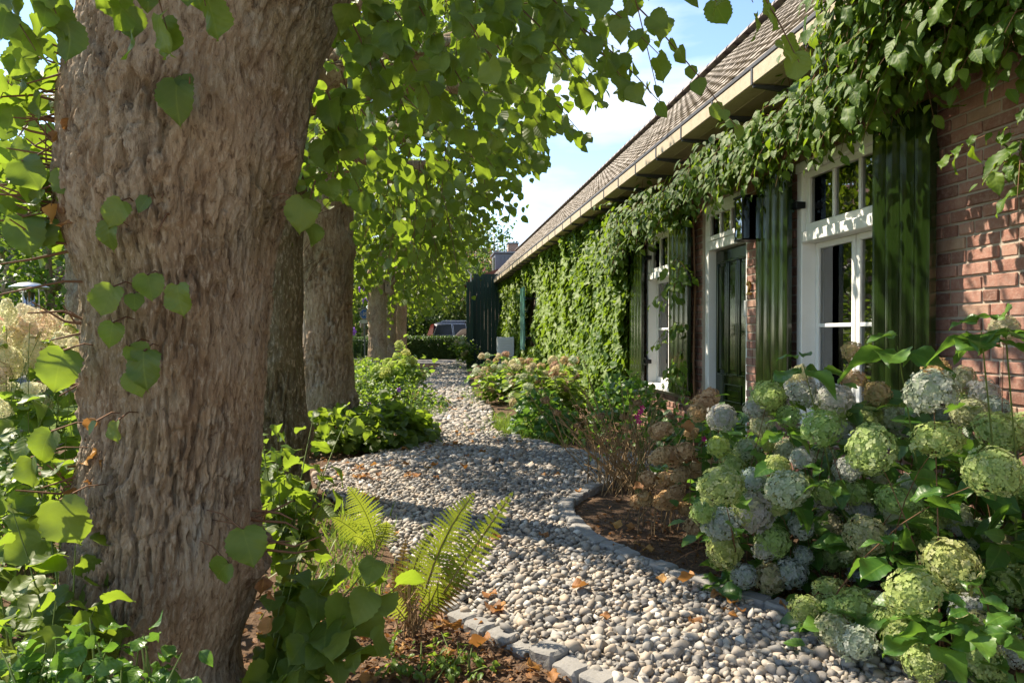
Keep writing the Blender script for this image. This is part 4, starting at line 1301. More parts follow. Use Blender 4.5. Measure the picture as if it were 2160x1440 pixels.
# ---- the row behind it
def row_tree(label, pix, zc, wtop, wbase, wmid, vtop, seed, crown, nspray, size, nobj, length=.6, nleaf=11, res=(110, 150), zmin=1.9, lean=0.0, ntw=.004, vmax=None):
    """pix: (u centre at the middle, bottom v on the ground)"""
    rng = np.random.default_rng(seed)
    b = at(pix, HOR + 1.2 * FPX / zc, zc); b[2] = 0
    T = thing("lime_tree", label, "tree", (b[0], b[1], 0), "lime trees along the gravel path")
    zz = np.array([-.05, .15, .5, 1.1, 1.8, 2.4, 3.0])
    rr = np.array([wbase * 1.12, wbase, (wbase + wmid) / 2, wmid, wmid * 1.02, wtop, wtop * 1.1]) / 2
    xx = b[0] + lean * zz * RT[0]; yy = b[1] + lean * zz * RT[1]
    bumps = [((b[0] + .9 * wmid / 2 * math.cos(a), b[1] + .9 * wmid / 2 * math.sin(a), h), am, sg) for a, h, am, sg in ((-.2, .45, .07, .10), (3.0, 1.75, .07, .12), (-1.8, 1.1, .03, .12), (-1.4, 2.0, .04, .12), (.1, 2.2, .05, .1))]
    ob("trunk", trunk_mesh("trunk", zz, xx, yy, rr, res[0], res[1], bumps, mat="olivebark" if seed == 201 else "bark"), T)
    top = np.array([xx[-1], yy[-1], 2.85])
    c = np.array(crown[0]); rad = np.array(crown[1])
    ends = [c + rad * np.array(q) for q in ((.7, 0, .1), (-.7, .1, .1), (0, .7, .2), (.1, -.7, .2), (.2, .2, .75), (.55, .4, -.25), (.5, -.4, -.2))]
    limbs(T, top, wtop * .32, ends, seed + 1)
    cs = crown_sprays(rng, c, rad, nspray, zmin, length, nleaf, size, .35)
    ok, u, v, q = view_ok(cs[0], rng)
    ok &= ~((q > 0) & (u > 625) & (u < 752) & (v > 425 + rng.normal(0, 12, len(u))) & (q < 9))
    if vmax: ok &= ~((q > 0) & (v > vmax + rng.normal(0, 15, len(u))) & (u > 600))
    tk = np.array([t[-1] for t in cs[4]]); okt, u2, v2, q2 = view_ok(tk, rng, 1)
    okt &= ~((u2 > 625) & (u2 < 752) & (v2 > 400) & (q2 < 9))
    finish_tree(T, rng, [(cs[0][ok], cs[1][ok], cs[2][ok], cs[3][ok], [t for t, k in zip(cs[4], okt) if k])], nobj, ntw)
    return T
row_tree("dark lime trunk peeping out just behind the massive near tree", 588, 5.3, .36, .44, .36, 0, 201, ((-.05, 5.2, 3.4), (1.05, 1.1, 1.3)), 250, .092, 300, res=(150, 230))
row_tree("lime tree with sunlit reddish brown trunk, third in the row", 688, 8.1, .62, .70, .60, 0, 202, ((-.6, 8.0, 3.7), (1.6, 1.5, 1.9)), 720, .092, 300, zmin=1.7, res=(180, 230))
row_tree("mid distance lime tree carrying the wooden nest box", 796, 20.0, .50, .60, .50, 0, 203, ((-1.1, 20.6, 4.2), (2.1, 2.6, 2.3)), 650, .125, 120, .8, 10, (70, 90), 1.9)
row_tree("slim far lime trunk just behind the nest box tree", 824, 26.5, .42, .50, .42, 0, 204, ((-1.3, 26.0, 4.8), (2.3, 3.0, 2.8)), 420, .16, 0, .9, 10, (50, 70), 2.0)
row_tree("farthest grey lime trunk beside the clipped hedge", 846, 31.5, .50, .58, .50, 0, 205, ((-1.3, 31.5, 5.0), (2.6, 2.8, 3.0)), 420, .17, 0, .9, 10, (50, 70), 2.1)

# ------------------------------------------------------------------ creepers on the house
rv = np.random.default_rng(301)
def vine_leaves(Pn, out=0.12, sz=.11, rng=rv):
    n = len(Pn)
    tip = np.c_[rng.normal(-.5, .25, n), rng.normal(-.2, .65, n), -np.abs(rng.normal(.75, .35, n))]
    nr = np.c_[-np.abs(rng.normal(1, .3, n)), rng.normal(-.05, .45, n), rng.normal(.75, .35, n)]
    return tip, nr, sz * np.exp(rng.normal(0, .28, n))
# far curtain of ivy
ivy = thing("ivy", "sunlit curtain of ivy covering the far half of the wall", "ivy", (XW, 15, 0))
n = 38000
Pv = np.c_[np.zeros(n), 9.2 + (25.2 - 9.2) * rv.random(n) ** 1.25, rv.uniform(.05, 3.0, n)]
lump = fbm(np.c_[np.zeros(n), Pv[:, 1] * .9, Pv[:, 2] * 1.1], 3)
edge = 9.35 + .35 * noise(np.c_[Pv[:, 2] * 1.3, np.zeros(n), np.zeros(n)]) + np.clip(.9 - Pv[:, 2], 0, 1) * .3
keep = (Pv[:, 1] > edge) & ~((Pv[:, 1] > 16.95) & (Pv[:, 1] < 18.0) & (Pv[:, 2] > .9) & (Pv[:, 2] < 2.35 + .1 * lump)) & ~((Pv[:, 1] > 18.0) & (Pv[:, 1] < 18.72) & (Pv[:, 2] > .85) & (Pv[:, 2] < 2.36 + .25 * lump))
Pv[:, 0] = XW - .05 - np.clip(.14 + .13 * lump, .0, .36) * np.where(rv.random(n) < .35, rv.uniform(0, .5, n), rv.uniform(.75, 1, n))
Pv[:, 0] += np.clip(Pv[:, 2] - 2.6, 0, .5) * -.15
Pv = Pv[keep]
tip, nr, sz = vine_leaves(Pv, sz=.10)
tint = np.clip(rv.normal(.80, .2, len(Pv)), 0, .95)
nearv = Pv[:, 1] < 12.5
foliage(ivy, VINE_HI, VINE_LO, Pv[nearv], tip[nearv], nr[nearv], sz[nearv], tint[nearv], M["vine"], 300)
VINE_FAR = leaf_tpl(VT, VW, VY, 0, 2, .18, .2, rows=[0, .27, 1])
foliage(ivy, VINE_HI, VINE_FAR, Pv[~nearv], tip[~nearv], nr[~nearv], sz[~nearv], tint[~nearv], M["vine"], 0)
tw = []
for k in range(36):
    y0 = rv.uniform(9.6, 25); pts = [np.array([XW - .03, y0, 0])]
    for j in range(7): pts.append(pts[-1] + np.array([0, rv.normal(0, .12), .40]))
    tw.append(pts)
twigs_mesh("stems", tw, .014, M["twig"], ivy, 5)

def creeper(label, segs, seed, nobj, sz, stems=(), tin=.24):  # low default tint: deep green leaf with the eaves' shade put into the colour
    rng = np.random.default_rng(seed)
    c = thing("creeper", label, "creeper", (XW, segs[0][0], 0), "creepers over the house front")
    Pl, TI, NR, SZ, tw = [], [], [], [], []
    for (y0, y1, z0, z1, x0, x1, n) in segs:
        S = np.c_[rng.uniform(x0, x1, n), rng.uniform(y0, y1, n), rng.uniform(z0, z1, n)]
        S[:, 2] += .10 * noise(np.c_[S[:, 1] * 1.7, S[:, 0], np.zeros(n)])
        D = np.c_[rng.normal(-.5, .3, n), rng.normal(-.2, .7, n), rng.normal(-.3, .4, n)]
        a = sprays(rng, S, D, .30, 8, sz * .92, .4, hang=.75, flat=.3, sidew=.85)
        a = (a[0], a[1], a[2], a[3] * np.exp(rng.normal(0, .22, len(a[3]))), a[4])
        nrm = a[2] * .5 + np.array([-.8, -.15, .35])
        Pl.append(a[0]); TI.append(a[1]); NR.append(nrm); SZ.append(a[3]); tw += a[4]
    P = np.concatenate(Pl)
    ok = (P[:, 0] < XW - .03)
    # leave room for the open air in front of the windows: cut sprays hanging too low in front of panes
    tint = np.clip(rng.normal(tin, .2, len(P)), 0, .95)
    P, TI, NR, SZ = P[ok], np.concatenate(TI)[ok], np.concatenate(NR)[ok], np.concatenate(SZ)[ok]
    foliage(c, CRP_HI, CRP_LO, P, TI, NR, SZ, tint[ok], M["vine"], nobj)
    twigs_mesh("shoots", tw, .0032, M["twig"], c)
    if stems: twigs_mesh("stems", stems, .016, M["twig"], c, 6)
ln = lambda *p: [np.array(q, float) for q in p]
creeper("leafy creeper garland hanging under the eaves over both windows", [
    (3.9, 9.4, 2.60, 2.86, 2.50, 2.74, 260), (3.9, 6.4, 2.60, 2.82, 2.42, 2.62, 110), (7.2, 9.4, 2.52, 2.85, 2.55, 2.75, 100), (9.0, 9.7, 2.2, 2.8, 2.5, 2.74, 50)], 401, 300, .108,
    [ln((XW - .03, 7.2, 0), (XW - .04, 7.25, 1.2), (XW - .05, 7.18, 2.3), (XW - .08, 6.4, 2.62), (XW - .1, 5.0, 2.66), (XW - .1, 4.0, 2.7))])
creeper("large leaved creeper spilling over the gutter at the picture's upper right", [
    (2.2, 3.9, 2.72, 3.25, 2.30, 2.62, 290), (2.5, 3.75, 2.95, 3.8, 2.2, 2.5, 230), (2.5, 3.4, 2.5, 2.75, 2.45, 2.70, 50), (3.3, 3.9, 2.62, 2.8, 2.45, 2.68, 50)], 402, 300, .115,
    [ln((XW - .03, 1.9, 0), (XW - .04, 1.95, 1.5), (XW - .06, 2.1, 2.5), (XW - .2, 2.6, 2.9), (XW - .3, 3.4, 3.1))], .42)
creeper("thin creeper strand climbing the wall between window and door", [
    (7.08, 7.22, .6, 1.2, 2.60, 2.68, 6), (7.08, 7.24, 1.2, 2.4, 2.58, 2.68, 13)], 403, 120, .115,
    [ln((XW - .03, 7.05, 0), (XW - .05, 7.10, .9), (XW - .05, 7.06, 1.7), (XW - .06, 7.12, 2.5)), ln((XW - .03, 7.08, 0), (XW - .07, 7.05, .9), (XW - .04, 7.09, 1.7), (XW - .08, 7.04, 2.5))])
creeper("few creeper leaves reaching in before the bare brick", [(2.86, 3.02, 1.95, 2.12, 2.55, 2.70, 6)], 404, 40, .11,
    [ln((XW - .03, 2.6, 0), (XW - .03, 2.65, 1.2), (XW - .06, 2.8, 2.05))])

# ------------------------------------------------------------------ hydrangeas
def head_tpl(seed, n, mat, squash=.85, cone=0.0, pet=.20):
    rng = np.random.default_rng(seed)
    V, T, tn = [], [], []
    k = np.arange(n) + .5
    ph = np.arccos(1 - 2 * k / n * .90); th = math.pi * (1 + 5 ** .5) * k
    d = np.c_[np.cos(th) * np.sin(ph), np.sin(th) * np.sin(ph), np.cos(ph)]
    lump = 1 + .20 * noise(d * 2.2 + seed)
    for i in range(n):
        nrm_ = d[i] + rng.normal(0, .28, 3); nrm_ /= np.linalg.norm(nrm_)
        r = lump[i] * rng.uniform(.82, 1.08)
        c = d[i] * r * np.array([1, 1, squash])
        if cone: c = c * np.array([1 - cone * (d[i][2] + 1) / 2, 1 - cone * (d[i][2] + 1) / 2, 1.35])
        e1 = np.cross(nrm_, rng.normal(size=3)); e1 /= np.linalg.norm(e1); e2 = np.cross(nrm_, e1)
        s = pet * rng.uniform(.75, 1.2); tv = rng.uniform(0, 1)
        for q in range(4):
            a = q * math.pi / 2 + rng.normal(0, .12)
            dr = e1 * math.cos(a) + e2 * math.sin(a); sd = -e1 * math.sin(a) + e2 * math.cos(a)
            b = len(V)
            V += [c, c + s * (.6 * dr + .44 * sd) + nrm_ * s * .22, c + s * 1.02 * dr + nrm_ * s * rng.uniform(.0, .3), c + s * (.6 * dr - .44 * sd) + nrm_ * s * .22]
            T += [(b, b + 1, b + 2), (b, b + 2, b + 3)]
            tn += [tv * .8, tv, min(1, tv + .15), tv]
    if cone: return mesh_np("flower_head", np.array(V), np.array(T), mat, np.array(tn), None, False)
    core = ico(2)
    b = len(V)
    sc = np.array([1, 1, squash]) * .66 if not cone else np.array([.6, .6, 1.0])
    V += list(core[0] * sc); T += [tuple(t + b) for t in core[1]]; tn += [.1] * len(core[0])
    return mesh_np("flower_head", np.array(V), np.array(T), mat, np.array(tn), None, False)
HEADS = [head_tpl(s, 250, M["petal"], .86, 0, .165) for s in range(7)]
DRYHEADS = [head_tpl(20 + s, 90, M["drypetal"], .85, 0, .26) for s in range(4)]
PANICLE = [head_tpl(40 + s, 190, M["petal"], 1.0, .55, .19) for s in range(4)]
SMALLHEADS = [head_tpl(60 + s, 60, M["petal"], .85, 0, .30) for s in range(4)]
HC = {"G": (.36, .46, .14), "L": (.46, .46, .42), "B": (.38, .43, .41), "P": (.40, .385, .22), "Y": (.44, .50, .10), "C": (.56, .46, .28), "T": (.50, .34, .17), "K": (.40, .20, .13), "W": (.48, .53, .34)}
def hydrangea(name, label, base, heads, meshes, rng, leafsize, nobj, leaf_n=5, stem_mat="greenstem", leafmat="hyd", extra_leaves=0, cat="hydrangea", group="hydrangea bushes", hi=None, jitter=.18):
    """heads: (position, radius, colour)"""
    Hh = thing(name, label, cat, (base[0], base[1], 0), group)
    tw, P, TI, NR, SZ = [], [], [], [], []
    for i, (p, r, col) in enumerate(heads):
        ax = rng.normal(0, .3, 3) + np.array([-.25, -.35, .75])
        z = ax / np.linalg.norm(ax); x = np.cross(z, [0, 1, .1]); x /= np.linalg.norm(x); y = np.cross(z, x)
        Rr = np.stack([x, y, z], -1)
        sq = np.array([rng.uniform(.9, 1.12), rng.uniform(.85, 1.05), rng.uniform(.78, 1.05)])
        m = Matrix.Identity(4)
        for a in range(3):
            for b in range(3): m[a][b] = Rr[a, b] * r * sq[b]
            m[a][3] = p[a]
        c = np.clip(np.array(col) * (1 + rng.normal(0, .05, 3)) * rng.uniform(.88, 1.12), 0, .85)
        inst("flower_head", meshes[i % len(meshes)], m, Hh, tuple(c))
        foot = np.array([base[0] + rng.normal(0, jitter) + (p[0] - base[0]) * .62 + .08, base[1] + rng.normal(0, jitter) + (p[1] - base[1]) * .72 + .10, 0])
        mid = (foot + p) / 2 + np.array([0, 0, .12]) + rng.normal(0, .04, 3)
        tt = np.linspace(0, 1, 6)[:, None]
        pts = (1 - tt) ** 2 * foot + 2 * tt * (1 - tt) * mid + tt * tt * (p - z * r * .2)
        tw.append(list(pts))
        for k in range(leaf_n):
            t = rng.uniform(.30, .86)
            q = (1 - t) ** 2 * foot + 2 * t * (1 - t) * mid + t * t * p
            an = rng.uniform(0, 6.283)
            dr = np.array([math.cos(an), math.sin(an), rng.uniform(-.35, .35)])
            P.append(q + dr * .02); TI.append(dr); NR.append(ZZ + rng.normal(0, .35, 3)); SZ.append(leafsize * rng.uniform(.6, 1.25))
    for k in range(extra_leaves):
        p, r, _ = heads[rng.integers(len(heads))]
        q = p + rng.normal(0, 1, 3) * np.array([.16, .16, .12]) - np.array([-.09, -.16, .18])
        if q[2] < .06: q[2] = .06
        an = rng.uniform(0, 6.283)
        P.append(q); TI.append(np.array([math.cos(an), math.sin(an), rng.uniform(-.5, .2)])); NR.append(ZZ + rng.normal(0, .4, 3)); SZ.append(leafsize * rng.uniform(.6, 1.2))
    if P:
        P, TI, NR, SZ = map(np.array, (P, TI, NR, SZ))
        foliage(Hh, hi or HYD_HI, HYD_LO, P, TI, NR, SZ, np.clip(rng.normal(.5, .22, len(P)), 0, .95), M[leafmat], nobj)
    twigs_mesh("stems", tw, .0034, M[stem_mat], Hh, 5)
    return Hh
rh = np.random.default_rng(501)
HN = [(1837, 947, 107, "G"), (1977, 927, 112, "G"), (1734, 902, 94, "G"), (1825, 880, 78, "G"), (2095, 995, 128, "G"), (2108, 910, 102, "G"), (2048, 872, 90, "P"), (1965, 825, 112, "L"), (2077, 832, 80, "L"), (1905, 890, 78, "L"),
      (1762, 840, 84, "L"), (1692, 822, 78, "L"), (1620, 832, 84, "G"), (1787, 990, 60, "L"), (1747, 1040, 68, "G"), (1895, 1057, 98, "G"), (1952, 1087, 92, "G"), (2070, 1130, 86, "W"), (2018, 1100, 68, "L"), (2005, 1192, 122, "G"),
      (1927, 1250, 128, "G"), (1810, 1285, 102, "G"), (1758, 1330, 86, "P"), (1897, 1350, 82, "G"), (2072, 1390, 108, "G"), (2138, 1232, 104, "G"), (2155, 1020, 100, "G"), (1825, 1130, 98, "P"), (1885, 1125, 66, "B"), (1820, 1212, 66, "B"),
      (1660, 1030, 96, "W"), (1667, 1207, 78, "B"), (1630, 1140, 82, "G"), (1690, 1112, 58, "B"), (1695, 1170, 46, "B"), (1522, 1025, 100, "G"), (1592, 1080, 86, "L"), (1520, 1105, 90, "B"), (1527, 1160, 86, "G"), (1570, 1214, 62, "B"),
      (1515, 942, 52, "Y"), (1577, 950, 62, "W"), (1617, 936, 40, "Y"), (1660, 946, 54, "W"), (1800, 742, 52, "T"), (1685, 795, 56, "C"), (1975, 778, 58, "T"), (2120, 690, 70, "P"), (1590, 1010, 60, "B"), (1740, 960, 50, "W"),
      (1640, 985, 60, "G"), (2160, 900, 80, "G"), (2030, 800, 60, "P"), (1850, 830, 64, "T"), (1800, 800, 52, "T"), (1485, 1080, 60, "G")]
hs = []
for _ in range(34):      # smaller heads half hidden further back in the bush
    u_, v_ = rh.uniform(1560, 2150), rh.uniform(830, 1180)
    HN.append((u_, v_, rh.uniform(55, 66), ["G", "L", "W", "G", "B"][rh.integers(5)]))
for (u_, v_, d_, c_) in HN:
    zc_ = min(1500 * .19 / d_, 3.6)
    if v_ > 960: zc_ = min(zc_, 3.15)
    zmax = (1.2 - .14) * FPX / max(v_ - HOR, 1)
    zc_ = max(1.95, min(zc_, zmax))
    p = at(u_, v_, zc_)
    if p[0] > XW - .22: p = p * 1.0; zc_ *= (XW - .24) / p[0]; p = at(u_, v_, zc_)
    hs.append((p, d_ * zc_ / FPX / 2 * .88, HC[c_]))
for _ in range(170):      # fill between the placed heads, at the depth of their neighbours
    u_ = rh.uniform(1490, 2158); v_ = rh.uniform(840, np.interp(u_, [1490, 1600, 1720, 1900, 2158], [1170, 1215, 1330, 1400, 1420]))
    pu = np.array([proj(h[0]) for h in hs[-90:]])[:, :, 0]
    dd = np.hypot(pu[:, 0] - u_, pu[:, 1] - v_); j = np.argsort(dd)[:3]
    if dd[j[0]] < 40: continue
    zc_ = pu[j, 2].mean() + rh.uniform(.02, .25)
    zc_ = min(zc_, (1.2 - .12) * FPX / max(v_ - HOR, 1))
    p = at(u_, v_, zc_)
    if p[0] < XW - .22: hs.append((p, rh.uniform(.055, .078), HC[["G", "W", "G", "L", "P", "G"][rh.integers(6)]]))
bL = [h for h in hs if proj(h[0])[0][0] < 1700]; bR = [h for h in hs if proj(h[0])[0][0] >= 1700]
HB = []
HB.append(hydrangea("hydrangea", "big mophead hydrangea with green and pale heads at the lower right corner", (1.95, 2.85), bR, HEADS, rh, .14, 160, 3, "twig", extra_leaves=90))
HB.append(hydrangea("hydrangea", "blue tinged mophead hydrangea leaning over the kerb before the door", (1.65, 3.75), bL, HEADS, rh, .12, 90, 3, "twig", extra_leaves=70))
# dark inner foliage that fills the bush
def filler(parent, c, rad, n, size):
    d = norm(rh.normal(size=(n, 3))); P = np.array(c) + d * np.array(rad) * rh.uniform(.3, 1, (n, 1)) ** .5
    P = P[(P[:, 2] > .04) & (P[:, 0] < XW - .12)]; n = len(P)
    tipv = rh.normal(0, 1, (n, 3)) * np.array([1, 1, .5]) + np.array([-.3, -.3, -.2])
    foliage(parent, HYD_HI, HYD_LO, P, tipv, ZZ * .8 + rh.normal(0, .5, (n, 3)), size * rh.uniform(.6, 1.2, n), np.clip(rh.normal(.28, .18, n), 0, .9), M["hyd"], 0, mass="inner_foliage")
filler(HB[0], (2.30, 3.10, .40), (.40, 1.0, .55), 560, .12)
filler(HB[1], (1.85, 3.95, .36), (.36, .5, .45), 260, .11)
# tall fresh shoots with big bright leaves over the near bush
sh = thing("hydrangea", "tall bright green hydrangea shoots before the brick wall", "hydrangea", (2.3, 3.0, 0), "hydrangea bushes")
tw, P, TI, NR, SZ = [], [], [], [], []
for (u_, v_, zc_, sz) in ((1893, 730, 2.75, .19), (2120, 690, 2.5, .20), (2070, 700, 2.5, .17), (1695, 770, 3.0, .15), (1960, 1335, 2.15, .14), (2140, 1320, 2.05, .15), (1740, 1010, 2.9, .12), (1660, 905, 3.2, .12), (1880, 1170, 2.4, .14), (2050, 1310, 2.1, .13)):
    p = at(u_, v_, zc_)
    foot = np.array([min(p[0] + .45, 2.55), p[1] + .45, 0])
    tw.append([foot, foot * .5 + p * .5 + np.array([.03, 0, .05]), p])
    a0 = rh.uniform(0, 1.5)
    for k in range(6):
        an = a0 + k * math.pi / 2 + (.7 if k > 3 else 0)
        dr = np.array([math.cos(an), math.sin(an), .25 if k > 3 else -.12])
        P.append(p + dr * .02 + ZZ * (.03 if k > 3 else -.02)); TI.append(dr); NR.append(ZZ + rh.normal(0, .2, 3)); SZ.append(sz * (.6 if k > 3 else 1) * rh.uniform(.85, 1.1))
P, TI, NR, SZ = map(np.array, (P, TI, NR, SZ))
foliage(sh, HYD_HI, HYD_LO, P, TI, NR, SZ, np.full(len(P), .6), M["hyd"], 80)
twigs_mesh("stems", tw, .006, M["greenstem"], sh, 5)
# dried brown hydrangea behind the curved kerb
DN = [(1485, 855, 58), (1496, 838, 44), (1470, 870, 40), (1394, 908, 46), (1458, 914, 28), (1392, 962, 40), (1418, 962, 44), (1446, 952, 40), (1404, 1013, 44), (1436, 1000, 42), (1467, 990, 42), (1366, 1010, 34), (1345, 1056, 36), (1362, 1052, 30),
      (1404, 1055, 52), (1448, 1074, 36), (1463, 1109, 42), (1506, 978, 38), (1535, 975, 34), (1470, 1120, 34), (1425, 1040, 36)]
hydrangea("dried_hydrangea", "withered hydrangea with tan brown heads behind the curved kerb", (1.30, 4.45), [(at(u_, v_, 4.15 + rh.normal(0, .12)), d_ * 4.15 / FPX / 2, HC["T"]) for u_, v_, d_ in DN], DRYHEADS, rh, .07, 20, 1, "strawstem", "dead", group="hydrangea bushes", hi=DEAD_HI, jitter=.10)
# cream and rusty hydrangeas below the ivy
for (lab, u0, u1, v0, v1, zc_, n, bx) in (("cream and rust hydrangea clump bordering the path below the ivy", 1080, 1215, 755, 880, 9.6, 62, (1.75, 9.4)), ("cream hydrangea clump at the far bend of the path", 1005, 1110, 745, 830, 12.5, 46, (1.75, 12.6)),
                                      ("small yellowing hydrangea in a pot by the barn door", 963, 990, 712, 748, 24.0, 9, (.92, 23.9))):
    hh = []
    for _ in range(n):
        u_, v_ = rh.uniform(u0, u1), rh.uniform(v0, v1)
        v_ = max(v_, v0 + (u1 - u_) * .06)
        q = at(u_, v_, zc_ + rh.normal(0, .35))
        q[0] = min(q[0], XW - .35); q[2] = max(q[2], .12)
        hh.append((q, rh.uniform(.045, .072) * (1.3 if zc_ > 20 else 1), HC[["C", "W", "C", "K", "C", "T"][rh.integers(6)]]))
    hydrangea("hydrangea", lab, bx, hh, SMALLHEADS, rh, .13, 60, 9, extra_leaves=260, leafmat="bright", group="hydrangea bushes", hi=GEN_HI)
# lime green snowball hydrangea left of the path
hh = [(at(u_, v_, 12.0 + rh.normal(0, .3)), d_ * 12 / FPX / 2, HC["Y"]) for u_, v_, d_ in ((842, 727, 19), (856, 744, 18), (868, 763, 27), (850, 766, 20), (828, 786, 22), (812, 785, 22), (796, 778, 20), (842, 782, 18), (790, 792, 18), (835, 750, 15), (815, 762, 16), (825, 768, 15), (805, 800, 16))]
hydrangea("hydrangea", "lime green snowball hydrangea beside the left edge of the path", (-1.15, 11.9), hh, SMALLHEADS, rh, .14, 80, 10, extra_leaves=260, leafmat="bright", hi=GEN_HI)
# tall cream panicles at the picture's left
hh = []
for (u_, v_, d_) in ((68, 690, 62), (100, 705, 50), (30, 715, 60), (80, 745, 60), (10, 700, 60), (135, 715, 42), (160, 735, 44), (25, 770, 56), (10, 745, 50), (110, 740, 46), (38, 838, 66), (150, 765, 40), (165, 750, 36), (-10, 810, 60), (60, 660, 40), (120, 680, 36), (5, 860, 40), (95, 850, 36), (120, 790, 40), (-25, 690, 60), (50, 730, 56), (95, 675, 44), (145, 690, 40), (60, 775, 54), (15, 660, 50), (85, 800, 44), (40, 680, 50), (120, 760, 44), (150, 800, 36), (-5, 780, 54), (70, 820, 40)):
    zc_ = 3.3 + rh.normal(0, .2)
    hh.append((at(u_, v_, zc_), d_ * zc_ / FPX / 2 * .98, (.80, .70, .46)))
hydrangea("hydrangea", "tall cream panicle hydrangea glowing in sun behind the near trunk", (-2.25, 3.9), hh, PANICLE, rh, .12, 120, 4, extra_leaves=130, leafmat="bright", hi=GEN_HI)

# ------------------------------------------------------------------ leafy shrubs and undergrowth
def shoots(name, label, cat, base, paths, size, hi, lo, mat, rng, nobj, nleaf, group=None, tint=.5, stem="greenstem", hang=.5, r=.004):
    T = thing(name, label, cat, (base[0], base[1], 0), group)
    parts = []
    for pa in paths:
        a, b = np.array(pa[0]), np.array(pa[1])
        L = np.linalg.norm(b - a)
        pr = sprays(rng, [a], [b - a + ZZ * .12 * L], L * 1.0, nleaf, size, .12, hang=hang, flat=.8, sidew=.9)
        parts.append(pr)
    P, TI, NR, SZ = (np.concatenate([q[k] for q in parts]) for k in range(4))
    P[:, 2] = np.maximum(P[:, 2], .03)
    foliage(T, hi, lo, P, TI, NR, SZ, np.clip(rng.normal(tint, .2, len(P)), 0, .95), M[mat], nobj)
    twigs_mesh("stems", [t for q in parts for t in q[4]], r, M[stem], T, 4)
    return T
rs = np.random.default_rng(601)
# suckers on the near side of the trunk, right
pa = []
for (u0, v0, d0, u1, v1, d1) in ((590, 1180, 2.6, 545, 880, 2.75), (600, 1180, 2.6, 600, 890, 2.8), (605, 1180, 2.6, 660, 880, 2.9), (615, 1190, 2.6, 735, 870, 3.1), (620, 1190, 2.6, 700, 930, 2.9), (610, 1200, 2.6, 640, 960, 2.7), (600, 1220, 2.6, 570, 1000, 2.6),
                                 (620, 1200, 2.6, 700, 1020, 2.7), (610, 1230, 2.55, 650, 1060, 2.5), (600, 1200, 2.6, 580, 930, 2.7)):
    pa.append((at(u0, v0, d0), at(u1, v1, d1)))
b0 = at(600, 1250, 2.55)
shoots("lime_sucker", "light green lime suckers sprouting at the foot of the near trunk", "sapling", b0, pa, .082, LIME_HI, LIME_LO, "lime", rs, 110, 10, "lime suckers at the near tree", .70)
pa = []
for (u0, v0, d0, u1, v1, d1) in ((590, 1440, 2.2, 830, 1165, 2.1), (600, 1440, 2.2, 780, 1190, 2.15), (580, 1430, 2.2, 720, 1170, 2.2), (570, 1430, 2.2, 640, 1130, 2.25), (560, 1440, 2.2, 600, 1230, 2.2), (600, 1460, 2.15, 750, 1290, 2.05), (600, 1480, 2.1, 760, 1370, 2.0),
                                 (580, 1470, 2.1, 680, 1300, 2.05), (560, 1480, 2.1, 600, 1330, 2.05), (540, 1480, 2.05, 640, 1400, 1.95), (600, 1400, 2.3, 700, 1110, 2.35), (640, 1420, 2.2, 820, 1250, 2.2)):
    pa.append((at(u0, v0, d0), at(u1, v1, d1)))
shoots("lime_sucker", "dark large leaved lime suckers between near trunk and fern", "sapling", at(590, 1450, 2.2), pa, .115, LIME_HI, LIME_LO, "lime", rs, 120, 8, "lime suckers at the near tree", .42)
pa = []
for (u0, v0, d0, u1, v1, d1) in ((120, 1400, 2.0, 20, 1050, 2.0), (140, 1380, 2.0, 90, 1010, 2.1), (150, 1380, 2.0, 160, 1130, 1.95), (100, 1420, 2.0, 40, 1200, 1.9), (160, 1400, 1.9, 220, 1220, 1.8), (60, 1440, 1.9, -20, 1250, 1.8), (150, 1300, 2.1, 40, 900, 2.2), (140, 1200, 2.15, 60, 860, 2.2),
                                 (100, 1440, 1.85, 120, 1240, 1.8), (30, 1440, 2.1, -30, 1050, 2.1), (120, 1100, 2.2, 190, 880, 2.1)):
    pa.append((at(u0, v0, d0), at(u1, v1, d1)))
shoots("lime_sucker", "lime suckers crowding the sunny side of the near trunk", "sapling", at(120, 1430, 2.0), pa, .10, LIME_HI, LIME_LO, "lime", rs, 120, 9, "lime suckers at the near tree", .62)
pa = []
for k in range(26):
    b = at(rs.uniform(-20, 340), 1500, 1.62 + rs.normal(0, .06))
    pa.append((b, at(proj(b)[0][0] + rs.normal(0, 40), rs.uniform(1270, 1400) + abs(proj(b)[0][0] - 230) * .25, 1.6)))
shoots("ivy_clump", "dark glossy leaves at the lower left corner before the trunk", "plant", at(200, 1500, 1.65), pa, .062, HYD_HI, HYD_LO, "hyd", rs, 150, 8, None, .22)
pa = []
for k in range(18):
    b = at(rs.uniform(430, 830), 1480, 1.95 + rs.normal(0, .1)); b[2] = 0
    pa.append((b, b + np.array([rs.normal(0, .08), rs.normal(0, .08), rs.uniform(.06, .17)])))
shoots("groundcover", "low leafy seedlings along the bottom edge below the fern", "plant", at(640, 1480, 1.95), pa, .045, GEN_HI, HYD_LO, "hyd", rs, 120, 9, None, .5)
pa = []
for k in range(20):
    b = gnd(rs.uniform(800, 1000), rs.uniform(1370, 1450)); b[2] = 0
    pa.append((b, b + np.array([rs.normal(0, .05), rs.normal(0, .05), rs.uniform(.04, .11)])))
shoots("weed", "small green weeds on the bare soil beside the kerb", "weed", gnd(880, 1400), pa, .035, GEN_HI, HYD_LO, "bright", rs, 120, 8, None, .45)

